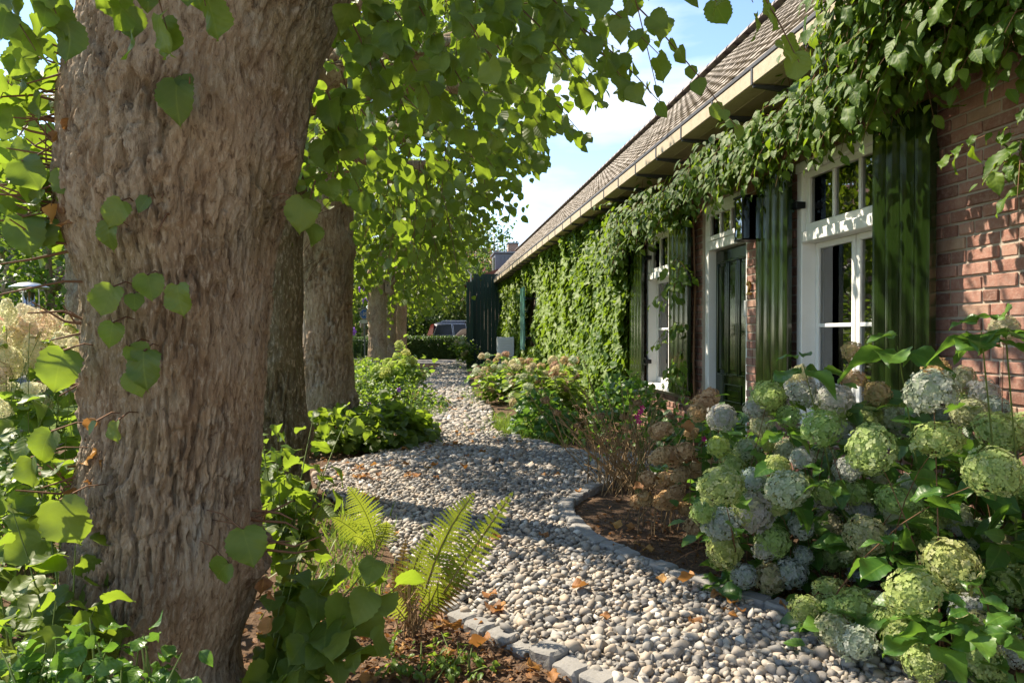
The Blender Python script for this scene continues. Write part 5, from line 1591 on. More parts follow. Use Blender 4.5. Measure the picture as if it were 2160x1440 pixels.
def mound(name, label, cat, c, rad, n, size, hi, lo, mat, rng, nobj, tint=.5, group=None, up=.5, stems=10, kz=.55):
    T = thing(name, label, cat, (c[0], c[1], 0), group)
    d = rng.normal(size=(n, 3)); d = norm(d); d[:, 2] = np.abs(d[:, 2]) * 1.0
    lump = 1 + .30 * noise(d * 2.6 + np.array(c[:3] if len(c) > 2 else (c[0], c[1], 0)))
    P = np.array([c[0], c[1], 0.02]) + d * np.array(rad) * (rng.uniform(kz, 1, n) ** .7 * lump)[:, None]
    tip = d * np.array([1, 1, .5]) + rng.normal(0, .5, (n, 3)) - ZZ * .2
    nr = d * .4 + ZZ * up + rng.normal(0, .4, (n, 3))
    foliage(T, hi, lo, P, tip, nr, size * rng.uniform(.6, 1.3, n), np.clip(rng.normal(tint, .22, n), 0, .95), M[mat], nobj)
    tw = []
    for _ in range(stems):
        q = P[rng.integers(n)]
        f = np.array([c[0] + rng.normal(0, rad[0] * .15), c[1] + rng.normal(0, rad[1] * .15), 0])
        tw.append([f, (f + q) / 2 + ZZ * .05, q])
    twigs_mesh("stems", tw, .007, M["twig"], T, 4)
    return T
g = lambda u_, v_: gnd(u_, v_)
mound("shrub", "dark leafy mound at the foot of the third lime beside the gravel", "shrub", g(800, 935), (.62, .75, .42), 900, .10, LIME_HI, LIME_LO, "lime", rs, 160, .40)
mound("shrub", "yellow green leafy clump before the third trunk", "shrub", g(690, 950), (.45, .5, .40), 420, .09, LIME_HI, LIME_LO, "lime", rs, 90, .62)
mound("shrub", "bright sunlit cranesbill mound on the left path edge", "shrub", g(835, 862), (.85, 1.4, .40), 2400, .055, GEN_HI, GEN_LO, "bright", rs, 120, .62)
mound("shrub", "sunlit leafy bush between third lime and snowball hydrangea", "shrub", g(770, 850), (.8, 1.6, .75), 2200, .075, GEN_HI, GEN_LO, "bright", rs, 100, .55)
mound("shrub", "pale green bush farther along the left border", "shrub", (-1.6, 15.2), (.8, 2.2, .75), 1800, .09, GEN_HI, GEN_LO, "bright", rs, 40, .6)
mound("shrub", "low grassy clump near the far end of the left border", "shrub", (-.75, 19.5), (.55, 3.0, .35), 1500, .10, GEN_HI, GEN_LO, "bright", rs, 0, .55)
mound("shrub", "lush green bush under the panicle hydrangea left of the trunk", "shrub", (-2.2, 3.4), (.9, .9, .50), 1300, .085, GEN_HI, GEN_LO, "bright", rs, 140, .5)
mound("shrub", "leafy bush right behind the near trunk", "shrub", (-1.5, 4.6), (.7, .8, .7), 1000, .085, GEN_HI, GEN_LO, "bright", rs, 40, .5)
mound("shrub", "green leafy shrub below the left window sill", "shrub", (2.25, 7.8), (.42, 1.0, .75), 900, .085, HYD_HI, HYD_LO, "hyd", rs, 120, .35)
mound("shrub", "dark leafy plant beside the door behind the dry hydrangea", "shrub", (2.25, 5.6), (.35, .5, .62), 450, .09, HYD_HI, HYD_LO, "hyd", rs, 80, .3)
mound("shrub", "green foliage at the path bend before the ivy", "shrub", (1.35, 8.3), (.35, .55, .5), 420, .10, HYD_HI, HYD_LO, "hyd", rs, 100, .45)
mound("shrub", "unseen leafy shrub added behind the massive trunk to brighten the pane reflections", "shrub", (-3.1, 9.6), (.9, 1.5, 1.5), 1500, .11, GEN_HI, GEN_LO, "bright", rs, 0, .6)  # added out of sight so the lower panes reflect bright leaves
mound("shrub", "unseen bright shrub added behind the third trunk for the pane reflections", "shrub", (-3.4, 14.0), (1.1, 2.2, 1.9), 1900, .12, GEN_HI, GEN_LO, "bright", rs, 0, .65)  # another unseen shrub, put in only for the glass to mirror
mound("shrub", "tall sunlit garden shrub out in the left garden", "shrub", (-7.5, 11.0), (1.0, 1.0, 2.3), 2200, .12, GEN_HI, GEN_LO, "bright", rs, 0, .6)
mound("shrub", "broad leafy garden shrub reflected in the window panes", "shrub", (-4.2, 5.5), (1.1, 1.6, 1.5), 1800, .12, GEN_HI, GEN_LO, "bright", rs, 0, .5)
mound("shrub", "rounded garden shrub farther left behind the near trunk", "shrub", (-5.0, 2.2), (1.2, 1.6, 1.3), 1500, .13, GEN_HI, GEN_LO, "bright", rs, 0, .5)
# violet flowers in the border
for k, (u_, v_) in enumerate(((858, 876), (883, 880), (842, 823), (780, 855), (745, 700), (770, 636), (762, 612))):
    zc_ = [8.0, 7.9, 9.5, 9.0, 13, 15, 15][k]
    p = at(u_, v_, zc_)
    F = thing("violet_flower", "small violet flower in the left border", "flower", (p[0], p[1], 0), "violet flowers in the border")
    b = MB()
    for q in range(5):
        an = q * 1.257; dx, dz = math.cos(an), math.sin(an); s = .022 if zc_ < 10 else .045
        for w in (0, .6): b.add([(p[0], p[1] - w * s, p[2]), (p[0] + s * (dx - dz * .5), p[1] - .01 - w * s, p[2] + s * (dz + dx * .5) + w * s), (p[0] + s * 1.5 * dx, p[1], p[2] + s * 1.5 * dz + w * s), (p[0] + s * (dx + dz * .5), p[1] - .01 - w * s, p[2] + s * (dz - dx * .5) + w * s)], [(0, 1, 2, 3)])
    b.build("petals", M["violet"], F)
    MB().tube([(p[0] - .03, p[1] + .03, 0), (p[0], p[1] + .01, p[2] * .5), (p[0], p[1] + .004, p[2])], [.004, .003, .002], 4).build("stem", M["greenstem"], F)
# twiggy, almost leafless shrub on the bed's corner
tws = thing("twiggy_shrub", "almost leafless twiggy shrub with brown canes beside the curved kerb", "shrub", (*g(1320, 1035)[:2], 0))
tw, P, TI, NR, SZ, dh = [], [], [], [], [], []
bb = g(1325, 1030)
for k in range(95):
    b = bb + np.array([rs.normal(0, .13), rs.normal(0, .16), 0])
    zc_ = proj(b)[2][0]
    e = at(rs.normal(1300, 75), rs.uniform(810, 930), zc_ + rs.normal(0, .35))
    m1 = b * .55 + e * .45 + np.array([rs.normal(0, .03), rs.normal(0, .03), -.02])
    tw.append([b, m1, e])
    if k % 3 == 0: tw.append([m1, m1 + (e - m1) * .5 + rs.normal(0, .06, 3), e + rs.normal(0, .12, 3)])
    if rs.random() < .5:
        P.append(b + (e - b) * rs.uniform(.3, 1)); TI.append(rs.normal(0, 1, 3)); NR.append(ZZ + rs.normal(0, .4, 3)); SZ.append(.05)
    if rs.random() < .12: dh.append(e)
twigs_mesh("canes", tw, .0048, M["strawstem"], tws, 4)
P, TI, NR, SZ = map(np.array, (P, TI, NR, SZ))
foliage(tws, GEN_HI, HYD_LO, P, TI, NR, SZ, np.full(len(P), .5), M["hyd"], 60)
for k, e in enumerate(dh):
    m = Matrix.Translation(Vector(e)) @ Matrix.Scale(.03, 4)
    inst("seed_head", DRYHEADS[k % 4], m, tws, (.10, .06, .035))
for k, (u_, v_) in enumerate(((1350, 868), (1347, 888), (1343, 878), (1354, 860), (1484, 925))):
    p = at(u_, v_, 5.2)
    F = thing("pink_flower", "tiny magenta flower among the twigs before the door", "flower", (p[0], p[1], 0), "magenta flowers before the door")
    b = MB()
    for q in range(5):
        an = q * 1.257; dx, dz = math.cos(an), math.sin(an); s = .016
        b.add([tuple(p), (p[0] + s * (dx - dz * .5), p[1] - .01, p[2] + s * (dz + dx * .5)), (p[0] + s * 1.5 * dx, p[1] - .004, p[2] + s * 1.5 * dz), (p[0] + s * (dx + dz * .5), p[1] - .01, p[2] + s * (dz - dx * .5))], [(0, 1, 2, 3)])
    b.build("petals", M["pink"], F)
    MB().tube([(p[0], p[1] + .03, 0), (p[0] + .02, p[1] + .02, p[2] * .5), (p[0], p[1] + .004, p[2])], [.003, .0025, .0018], 4).build("stem", M["greenstem"], F)

# ------------------------------------------------------------------ ferns
def frond(tw, base, tip, bend, width, npin, mat, parent, rng, up=None):
    base, tip = np.array(base), np.array(tip)
    L = np.linalg.norm(tip - base)
    mid = (base + tip) / 2 + np.array(bend)
    c = lambda t: (1 - t) ** 2 * base + 2 * t * (1 - t) * mid + t * t * tip
    dc = lambda t: 2 * (1 - t) * (mid - base) + 2 * t * (tip - mid)
    V, T, tn = [], [], []
    view = norm((CAM - (base + tip) / 2)[None])[0]
    for i in range(npin):
        t = .22 + .78 * i / (npin - 1)
        p, d = c(t), dc(t); d = d / np.linalg.norm(d)
        fac = math.sin(min(1, (t - .12) / .42) * math.pi / 2) * (1 - max(0, (t - .5) / .5) ** 1.6 * .93)
        for sgn in (-1, 1):
            side = np.cross(d, view if up is None else np.array(up)); side /= np.linalg.norm(side)
            pd = side * sgn + d * .42 + rng.normal(0, .05, 3) - ZZ * .10; pd /= np.linalg.norm(pd)
            nn = np.cross(pd, d); nn /= np.linalg.norm(nn)
            q = np.cross(nn, pd)
            l = width * fac * rng.uniform(.92, 1.06)
            n = 7; w0 = L * .78 / npin * .62
            b = len(V)
            for k in range(n + 1):
                s = k / n
                ww = w0 * (1 - s) ** .8 + .0006
                cc = p + pd * l * s - ZZ * .12 * l * s * s
                for sg in (-1, 1):
                    V.append(cc + q * sg * ww + pd * (ww * .5) + nn * .001)
                    V.append(cc + q * sg * ww * .45)
            for k in range(n):
                a = b + k * 4; e = a + 4
                T += [(a, a + 1, e + 1), (a + 1, a + 3, e + 3), (a + 1, e + 3, e + 1), (a + 3, a + 2, e + 3)]
            tn += [rng.uniform(.35, .8)] * (4 * (n + 1))
    o = ob("frond", mesh_np("frond", np.array(V), np.array(T), mat, np.array(tn), None, True), parent)
    tw.append([c(t) for t in np.linspace(0, 1, 8)])
    return o
rf = np.random.default_rng(701)
fb = gnd(872, 1335)
fern = thing("fern", "sunlit yellow green fern with tall fronds beside the kerb", "fern", (fb[0], fb[1], 0), "ferns in the near bed")
tw = []
z0 = proj(fb)[2][0]
A = lambda u_, v_, dz=0: at(u_, v_, z0 + dz)
for (bu, bv, tu, tv, dz, bend, w, n, mat) in ((880, 1325, 998, 1042, -.05, (-.06, 0, .06), .105, 30, "fern"), (888, 1320, 1078, 1042, -.10, (-.02, 0, -.02), .085, 24, "fern"), (868, 1325, 905, 1130, .05, (-.07, .02, .03), .075, 22, "fern"),
                                         (862, 1325, 855, 1140, .08, (-.04, 0, .02), .045, 18, "dryfern"), (885, 1325, 960, 1170, .0, (.02, 0, -.02), .050, 18, "dryfern"), (880, 1325, 985, 1205, -.05, (.02, 0, -.01), .045, 16, "dryfern"),
                                         (870, 1330, 835, 1190, .1, (-.03, 0, .01), .04, 14, "dryfern"), (876, 1325, 925, 1230, -.1, (.02, -.02, .03), .06, 14, "fern"), (870, 1325, 815, 1255, -.1, (-.02, -.02, .04), .05, 14, "fern"), (866, 1325, 880, 1180, .1, (-.03, .02, .02), .045, 16, "dryfern")):
    frond(tw, A(bu, bv), A(tu, tv, dz), bend, w, n, M[mat], fern, rf)
for k in range(26):
    b = fb + np.array([rf.normal(0, .03), rf.normal(0, .03), 0]); tw.append([b, b + np.array([rf.normal(0, .03), rf.normal(0, .03), .1]), b + np.array([rf.normal(0, .09), rf.normal(0, .07), rf.uniform(.15, .3)])])
twigs_mesh("stalks", tw, .0035, M["strawstem"], fern, 4)
fb2 = gnd(790, 1175)
fern2 = thing("fern", "smaller arching fern left of the tall one over the gravel edge", "fern", (fb2[0], fb2[1], 0), "ferns in the near bed")
tw = []; z0 = proj(fb2)[2][0]
for (bu, bv, tu, tv, dz, bend, w, n) in ((795, 1170, 735, 1028, -.1, (.05, 0, .04), .11, 22), (790, 1172, 815, 1100, -.15, (.04, 0, .05), .08, 16), (792, 1170, 700, 1090, -.1, (.0, 0, .06), .07, 16), (796, 1170, 745, 1130, -.2, (0, 0, .05), .05, 12)):
    frond(tw, A(bu, bv), A(tu, tv, dz), bend, w, n, M["fern"], fern2, rf)
twigs_mesh("stalks", tw, .003, M["greenstem"], fern2, 4)

# ------------------------------------------------------------------ grass, fallen leaves
rgz = np.random.default_rng(801)
GP, GT = [], []
BT = leaf_tpl([0, .5, 1], [.035, .028, 0], [0, 0, 0], 3, 1, .1, .35)
def tuft(uv, spread, n):
    c = gnd(*uv)[:2]
    return np.c_[c[0] + rgz.normal(0, spread[0], n), c[1] + rgz.normal(0, spread[1], n), np.full(n, .005)]
Pg = np.concatenate([tuft((1075, 905), (.25, .55), 1500), tuft((1130, 925), (.25, .3), 700), tuft((905, 865), (.16, .7), 1600), tuft((880, 905), (.14, .4), 800), tuft((870, 800), (.2, 2.2), 2200), tuft((985, 835), (.12, 1.2), 800), tuft((760, 1130), (.16, .25), 500), tuft((720, 1230), (.18, .2), 300)])
n = len(Pg)
ins = inside(Pg[:, :2], PATH); kk = ~ins | (rgz.random(n) < .15)
Pg = Pg[kk]; n = len(Pg)
V, T, t, uvv = scatter(BT, Pg, np.c_[rgz.normal(0, .5, n), rgz.normal(0, .5, n), np.ones(n)], rgz.normal(0, 1, (n, 3)), rgz.uniform(.06, .16, n), np.clip(rgz.normal(.6, .2, n), 0, .95))
o = ob("grass", mesh_np("grass", V, T, M["grass"], t, uvv)); tag(o, "tufts of yellowish grass along the path edges", "grass", None, "stuff")

FL = []
def drop(pix, sp, n):
    c = gnd(*pix)[:2]
    for _ in range(n): FL.append(np.array([c[0] + rgz.normal(0, sp[0]), c[1] + rgz.normal(0, sp[1])]))
drop((760, 1005), (.35, .35), 36); drop((880, 930), (.4, .6), 40); drop((960, 1000), (.5, .8), 12); drop((1100, 1150), (.5, .6), 4); drop((1620, 1285), (.22, .14), 14); drop((1380, 1120), (.3, .35), 16); drop((700, 1060), (.2, .2), 14)
drop((1750, 1330), (.2, .12), 10); drop((900, 1370), (.35, .22), 26); drop((740, 1290), (.25, .2), 16); drop((940, 850), (.35, 1.2), 22); drop((1150, 920), (.3, .4), 16)
for k, p in enumerate(FL):
    if p[1] < 1.3 or p[0] > 2.5: continue
    on = inside(p[None], PATH)[0]
    s = rgz.uniform(.035, .075)
    m = Matrix.Translation((p[0], p[1], (.048 if on else .012))) @ Matrix.Rotation(rgz.uniform(0, 6.28), 4, 'Z') @ Matrix.Rotation(rgz.normal(0, .25), 4, 'X') @ Matrix.Scale(s, 4)
    o = inst("fallen_leaf", DEAD_HI[k % 3], m)
    if on: tag(o, "dry orange brown leaf fallen on the gravel path", "leaf", "dry leaves on the gravel")
    else: tag(o, "dry brown leaf fallen on the bare bed soil", "leaf", "dry leaves on the soil")
for (u_, v_, s, lab) in ((1005, 1392, .085, "large pale tan folded leaf on the soil below the fern"), (1440, 1250, .085, "orange upright dead leaf standing in the gravel"), (955, 1352, .09, "greenish tan dead leaf lying behind the kerb stones")):
    p = gnd(u_, v_)
    m = Matrix.Translation((p[0], p[1], .05)) @ Matrix.Rotation(rgz.uniform(0, 6), 4, 'Z') @ Matrix.Rotation(.5, 4, 'X') @ Matrix.Scale(s, 4)
    tag(inst("fallen_leaf", DEAD_HI[2], m), lab, "leaf")

# crumbs of bark, twigs and leaf scraps on the beds
SC = leaf_tpl([0, .5, 1], [.12, .3, .05], [0, 0, 0], 2, 1, .3, .3)
def litter(name, label, spots):
    Q = np.concatenate([np.c_[gnd(u_, v_)[0] + rgz.normal(0, sx, n), gnd(u_, v_)[1] + rgz.normal(0, sy, n), rgz.uniform(.0, .012, n)] for (u_, v_, sx, sy, n) in spots])
    Q = Q[(~inside(Q[:, :2], PATH)) & (Q[:, 0] < 2.6)]; n = len(Q)
    V, T, t, uvv = scatter(SC, Q, np.c_[rgz.normal(0, 1, (n, 2)), rgz.normal(0, .25, n)], np.c_[rgz.normal(0, .5, (n, 2)), np.ones(n)], rgz.uniform(.010, .036, n), np.clip(rgz.normal(.12, .2, n), 0, .75))
    o = ob(name, mesh_np(name, V, T, M["dead"], t, uvv)); tag(o, label, "litter", None, "stuff")
litter("leaf_litter", "crumbled dry leaf litter on the bare soil of the beds", [(780, 1330, .35, .3, 1500), (950, 1400, .3, .2, 900), (1330, 1110, .35, .35, 500), (1450, 1160, .3, .3, 500), (1650, 1270, .3, .3, 1200), (720, 1080, .25, .3, 900), (780, 950, .4, .35, 900), (1170, 925, .4, .4, 700), (1900, 1340, .3, .3, 700)])

# ------------------------------------------------------------------ far end: barn door, unit, hedge, cars, sign, houses, trees
bd = thing("barn_door", "tall dark green plank barn door standing open across the path end", "door", (2.1, 24.9, 0))
def planks(parent, x0, x1, y, z0, z1, n, mat):
    w = (x1 - x0) / n
    for k in range(n): MB().cbox(x0 + k * w + .002, x0 + (k + 1) * w - .002, y, y + .035, z0, z1, .006).build("plank", mat, parent)
planks(bd, 1.62, 2.78, 24.9, .12, 3.32, 9, M["barn"])
planks(bd, 1.36, 1.61, 24.62, .02, 3.02, 2, M["barn"])
MB().cbox(1.55, 1.615, 24.66, 24.89, .0, 3.1, .006).build("post", M["barn"], bd)
for z in (.5, 2.7): MB().cbox(1.66, 2.74, 24.937, 24.985, z, z + .14, .005).build("ledger", M["barn"], bd)
MB().cbox(1.50, 1.545, 24.63, 24.675, 3.025, 3.30, .004).build("bracket", M["plasticwhite"], bd)
MB().tube([(1.52, 24.65, 3.27), (1.05, 24.5, 3.75)], [.02, .014], 8).build("pole", M["plasticwhite"], bd)

ac = thing("outdoor_unit", "white heat pump unit on the ground before the barn door", "machine", (2.25, 20.5, 0))
MB().cbox(2.02, 2.50, 20.3, 20.62, .55, 1.12, .015).build("casing", M["plasticwhite"], ac)
for k in range(9): MB().cbox(2.10, 2.42, 20.288, 20.299, .62 + k * .05, .645 + k * .05, .003).build("louvre", M["plasticwhite"], ac)
for x in (2.06, 2.40): MB().cbox(x, x + .06, 20.32, 20.60, -.01, .549, .004).build("stand", M["zinc"], ac)

hr = np.random.default_rng(901)
def hedge(label, x0, x1, y0, y1, h, n, seed):
    rng = np.random.default_rng(seed)
    H = thing("hedge", label, "hedge", ((x0 + x1) / 2, (y0 + y1) / 2, 0), "clipped hedges at the path end")
    MB().cbox(x0 + .08, x1 - .08, y0 + .08, y1 - .08, 0, h - .08, .05).build("core", M["darkleaf"], H)
    f = rng.integers(0, 4, n)
    P = np.c_[rng.uniform(x0, x1, n), rng.uniform(y0, y1, n), rng.uniform(0.02, h, n)]
    P[f <= 1, 1] = y0; P[f == 2, 2] = h; P[f == 3, 0] = np.where(rng.random((f == 3).sum()) < .5, x0, x1)
    N = np.zeros((n, 3)); N[f <= 1, 1] = -1; N[f == 2, 2] = 1; N[f == 3, 0] = np.sign(P[f == 3, 0] - (x0 + x1) / 2)
    P += rng.normal(0, .035, P.shape)
    foliage(H, GEN_HI, GEN_LO, P, rng.normal(0, 1, (n, 3)) + N, N + rng.normal(0, .5, (n, 3)), rng.uniform(.06, .11, n), np.clip(rng.normal(.5, .22, n), 0, .95), M["darkleaf"], 0)
hedge("clipped dark hedge closing the end of the gravel path", -1.35, 1.9, 33.2, 34.0, 1.02, 7000, 1)
hedge("lower hedge strip behind the first one at the road", -6.5, 1.0, 36.2, 36.9, 1.0, 6000, 2)

def car(name, label, x0, yc, L, h, paint, kind, flip=False):
    """a car seen from its side, rear at x0, nose toward +x"""
    C = thing(name, label, "car", (x0 + L / 2, yc, 0), "cars parked behind the hedge")
    W = .93
    X = (lambda t: x0 + t * L)
    if kind == "suv":
        low = [(0.0, .42), (0.0, 1.02), (.03, 1.12), (.70, 1.08), (.74, 1.04), (.95, .92), (1.0, .78), (1.0, .38), (.02, .34)]
        gh = [(.015, 1.12), (.075, h - .14), (.12, h - .03), (.25, h), (.50, h - .02), (.58, h - .10), (.72, 1.09)]
        wins = [((.07, 1.16), (.115, h - .17), (.27, h - .13), (.29, 1.15)), ((.305, 1.15), (.29, h - .13), (.43, h - .13), (.45, 1.14)), ((.465, 1.14), (.45, h - .13), (.545, h - .16), (.66, 1.12))]
    else:
        low = [(0.0, .38), (.01, .80), (.04, .90), (.30, .93), (.66, .93), (.70, .88), (.96, .72), (1.0, .60), (1.0, .32), (.02, .30)]
        gh = [(.16, .93), (.28, h - .06), (.34, h), (.50, h), (.56, h - .05), (.69, .93)]
        wins = [((.37, .97), (.38, h - .13), (.50, h - .11), (.51, .96)), ((.525, .96), (.52, h - .12), (.55, h - .14), (.64, .95))]
    def loft(prof, wbot, wtop, zb, zt, name, mat):
        n = len(prof); V = []
        for s in (-1, 1):
            for (t, z) in prof:
                k = 0 if zt == zb else min(1, max(0, (z - zb) / (zt - zb)))
                V.append((X(t), yc + s * (wbot + (wtop - wbot) * k), z))
        F = [tuple(range(n)), tuple(range(n, 2 * n))[::-1]] + [(i, (i + 1) % n, n + (i + 1) % n, n + i) for i in range(n)]
        me = mesh_py(name, V, F, mat)
        bm = bmesh.new(); bm.from_mesh(me); bmesh.ops.recalc_face_normals(bm, faces=bm.faces)
        bmesh.ops.bevel(bm, geom=list(bm.edges), offset=.035, segments=2, affect='EDGES'); bm.to_mesh(me); bm.free()
        me.polygons.foreach_set("use_smooth", np.ones(len(me.polygons), bool))
        return ob(name, me, C)
    zb, zt = gh[0][1], h
    loft(low, W, W, 0, 1, "body", paint)
    loft(gh, W - .03, W - .22, zb, zt, "roof", paint if kind == "suv" else M["softtop"])
    for wq in wins:
        for s in (-1, 1):
            V = []
            for (t, z) in wq:
                k = (z - zb) / (zt - zb); V.append((X(t), yc + s * (W - .03 - .19 * k + .012), z))
            c = np.mean(V, axis=0)
            big = [tuple(c + (np.array(p) - c) * 1.035 + np.array([0, -s * .006, 0])) for p in V]
            wo = ob("window", mesh_py("window", V + [(p[0], p[1] - s * .02, p[2]) for p in V], [(0, 1, 2, 3), (4, 7, 6, 5), (0, 4, 5, 1), (1, 5, 6, 2), (2, 6, 7, 3), (3, 7, 4, 0)], M["carglass"]), C)
            ob("window_trim", mesh_py("window_trim", big + [(p[0], p[1] - s * .02, p[2]) for p in big], [(0, 1, 2, 3), (4, 7, 6, 5), (0, 4, 5, 1), (1, 5, 6, 2), (2, 6, 7, 3), (3, 7, 4, 0)], M["chrome"] if kind == "suv" else M["softtop"]), wo)
    for s in (-1, 1):
        yy = yc + s * (W - .02)
        if kind == "suv":
            MB().poly_extrude([(X(0) - .02, .80), (X(0) - .03, 1.10), (X(.055) - .06, h - .16), (X(.075), h - .12), (X(.062), 1.16), (X(.07), .95), (X(.03), .80)], 1, min(yy - s * .26, yy + s * .012), max(yy - s * .26, yy + s * .012)).build("tail_light", M["redlight"], C)
            MB().tube([(X(.16), yc + s * .62, h + .0), (X(.20), yc + s * .62, h + .055), (X(.50), yc + s * .62, h + .045), (X(.54), yc + s * .62, h - .01)], .018, 6).build("roof_rail", M["chrome"], C)
        else:
            MB().cbox(X(0) - .01, X(.02), min(yy - s * .3, yy), max(yy - s * .3, yy), .62, .74, .01).build("tail_light", M["redlight"], C)
        MB().cbox(X(.985), X(1) + .012, min(yy - s * .35, yy - s * .02), max(yy - s * .35, yy - s * .02), .58, .70, .01).build("headlight", M["chrome"], C)
        for t in (.18, .80):
            Vw, Fw = lathe([(.20, -.11), (.33, -.11), (.345, -.08), (.345, .08), (.33, .11), (.20, .11)], 20)
            wo = ob("wheel", mesh_py("wheel", [(X(t) + a, yy - s * .06 + c_, .345 + b_) for a, b_, c_ in Vw], Fw, M["tyre"], True), C)
            Vw, Fw = lathe([(.03, -.115), (.20, -.112), (.20, .112), (.03, .115)], 14)
            ob("rim", mesh_py("rim", [(X(t) + a, yy - s * .06 + c_, .345 + b_) for a, b_, c_ in Vw], Fw, M["carsilver"], True), wo)
pS = at(901, 700, 38.0)
car("parked_car", "dark estate car with tall red tail light behind the hedge", pS[0], pS[1] + .8, 4.75, 1.88, M["carpaint"], "suv")
pC = at(930, 700, 35.6)
car("parked_car", "low open topped car with brown soft top beside the estate car", pC[0] - .15, 35.6, 4.2, 1.50, M["carsilver"], "soft")
pB = at(742, 700, 37.5)
car("parked_car", "grey car with dark soft top half hidden by lime trunks", pB[0], pB[1] + .9, 4.2, 1.58, M["carpaint"], "soft")

# cycle path sign
sp = at(769, 662, 27.5)
SG = thing("cycle_sign", "round blue cycle path sign on a grey pole", "sign", (sp[0], sp[1], 0))
MB().tube([(sp[0], sp[1] + .04, 0), (sp[0], sp[1] + .04, sp[2] + .25)], .03, 10).build("pole", M["zinc"], SG)
V, F = lathe([(.01, .012), (.19, .012), (.19, -.012), (.01, -.012)], 32)
face = ob("sign_face", mesh_py("sign_face", [(a + sp[0], c_ + sp[1], b_ + sp[2]) for a, b_, c_ in V], F, M["signblue"]), SG)
V, F = lathe([(.180, -.016), (.190, -.016), (.190, -.011), (.180, -.011)], 32)
bm_r = MB()
n = 32
Vr = [(r_ * math.cos(2 * math.pi * k / n) + sp[0], sp[1] - .016, r_ * math.sin(2 * math.pi * k / n) + sp[2]) for r_ in (.172, .188) for k in range(n)]
bm_r.add(Vr, [(k, (k + 1) % n, n + (k + 1) % n, n + k) for k in range(n)]); bm_r.build("white_border", M["plasticwhite"], face)
sy = MB()
def circ(cx, cz, r_):
    sy.tube([(sp[0] + cx + r_ * math.cos(a), sp[1] - .016, sp[2] + cz + r_ * math.sin(a)) for a in np.linspace(0, 2 * math.pi, 17)], .007, 4)
circ(-.075, -.035, .052); circ(.075, -.035, .052)
for a_, b_ in (((-.075, -.035), (-.02, .045)), ((-.02, .045), (.06, .045)), ((.06, .045), (.01, -.035)), ((.01, -.035), (-.075, -.035)), ((-.02, .045), (.01, -.035)), ((.075, -.035), (.05, .075)), ((.05, .075), (.085, .08)), ((-.02, .045), (-.03, .07)), ((-.055, .072), (-.01, .072))):
    sy.tube([(sp[0] + a_[0], sp[1] - .016, sp[2] + a_[1]), (sp[0] + b_[0], sp[1] - .016, sp[2] + b_[1])], .007, 4)
sy.build("cycle_symbol", M["plasticwhite"], face)
MB().cbox(sp[0] - .16, sp[0] + .16, sp[1] - .012, sp[1] + .005, sp[2] - .36, sp[2] - .225, .004).build("under_plate", M["plasticwhite"], SG)

# nest box on the fourth lime
nb = at(818, 606, 19.9)
NB = thing("nest_box", "small pale wooden nest box hung on the lime trunk", "nest box", (nb[0], nb[1], nb[2] - .16))
MB().cbox(nb[0] - .08, nb[0] + .08, nb[1] - .09, nb[1] + .07, nb[2] - .16, nb[2] + .14, .006).build("box", M["wood"], NB)
MB().cbox(nb[0] - .10, nb[0] + .10, nb[1] - .12, nb[1] + .08, nb[2] + .141, nb[2] + .165, .004).build("lid", M["wood"], NB)
V, F = lathe([(.018, 0), (.018, .004)], 12)
ob("entrance_hole", mesh_py("entrance_hole", [(a + nb[0], nb[1] - .0915 - c_, b_ + nb[2] + .05) for a, b_, c_ in V], F, M["iron"]), NB)
MB().cbox(nb[0] - .30, nb[0] - .07, nb[1] + .071, nb[1] + .10, nb[2] - .02, nb[2] + .03, .003).build("hanger", M["wood"], NB)

# patio heater and red parasol in the left garden
ph = at(62, 640, 10.5)
PH = thing("patio_heater", "glass tube patio heater with flat steel hood in the left garden", "heater", (ph[0], ph[1], 0))
def lat(name, prof, mat, parent, n=20, z=0):
    V, F = lathe(prof, n); return ob(name, mesh_py(name, [(a + ph[0], b_ + ph[1], c_ + z) for a, b_, c_ in V], F, mat, True), parent)
lat("base", [(.25, 0), (.25, .55), (.20, .60), (.06, .62)], M["zinc"], PH)
lat("pole", [(.03, .62), (.03, 1.22)], M["steel"], PH)
lat("burner", [(.12, 1.22), (.14, 1.25), (.14, 1.28), (.10, 1.30)], M["steel"], PH)
lat("glass_tube", [(.075, 1.30), (.075, 1.82)], M["glass"], PH)
lat("flame_pipe", [(.018, 1.30), (.018, 1.84)], M["brass"], PH, 10)
for k in range(3):
    a = k * 2.09 + .3
    MB().tube([(ph[0] + .12 * math.cos(a), ph[1] + .12 * math.sin(a), 1.28), (ph[0] + .12 * math.cos(a), ph[1] + .12 * math.sin(a), 1.88)], .01, 6).build("guard_rod", M["steel"], PH)
lat("hood", [(.26, 1.885), (.255, 1.90), (.12, 1.955), (.015, 1.97)], M["steel"], PH)
pr = at(25, 690, 8.6)
PR = thing("parasol", "faded red garden parasol half hidden by cream hydrangea", "parasol", (pr[0], pr[1], 0))
n = 8; V, F = [(pr[0], pr[1], pr[2] + .17)], []
for ring, (rr, dz) in enumerate(((.25, .12), (.5, .02), (.72, -.16))):
    for k in range(n * 3):
        a = 2 * math.pi * k / (n * 3); sag = 1 - .04 * (1 - math.cos(k % 3 * 2.094)) * (ring > 1)
        V.append((pr[0] + rr * sag * math.cos(a), pr[1] + rr * sag * math.sin(a), pr[2] + dz))
m_ = n * 3
F = [(0, 1 + k, 1 + (k + 1) % m_) for k in range(m_)] + [(1 + r_ * m_ + k, 1 + (r_ + 1) * m_ + k, 1 + (r_ + 1) * m_ + (k + 1) % m_, 1 + r_ * m_ + (k + 1) % m_) for r_ in range(2) for k in range(m_)]
ob("canopy", mesh_py("canopy", V, F, M["redcloth"], True), PR)
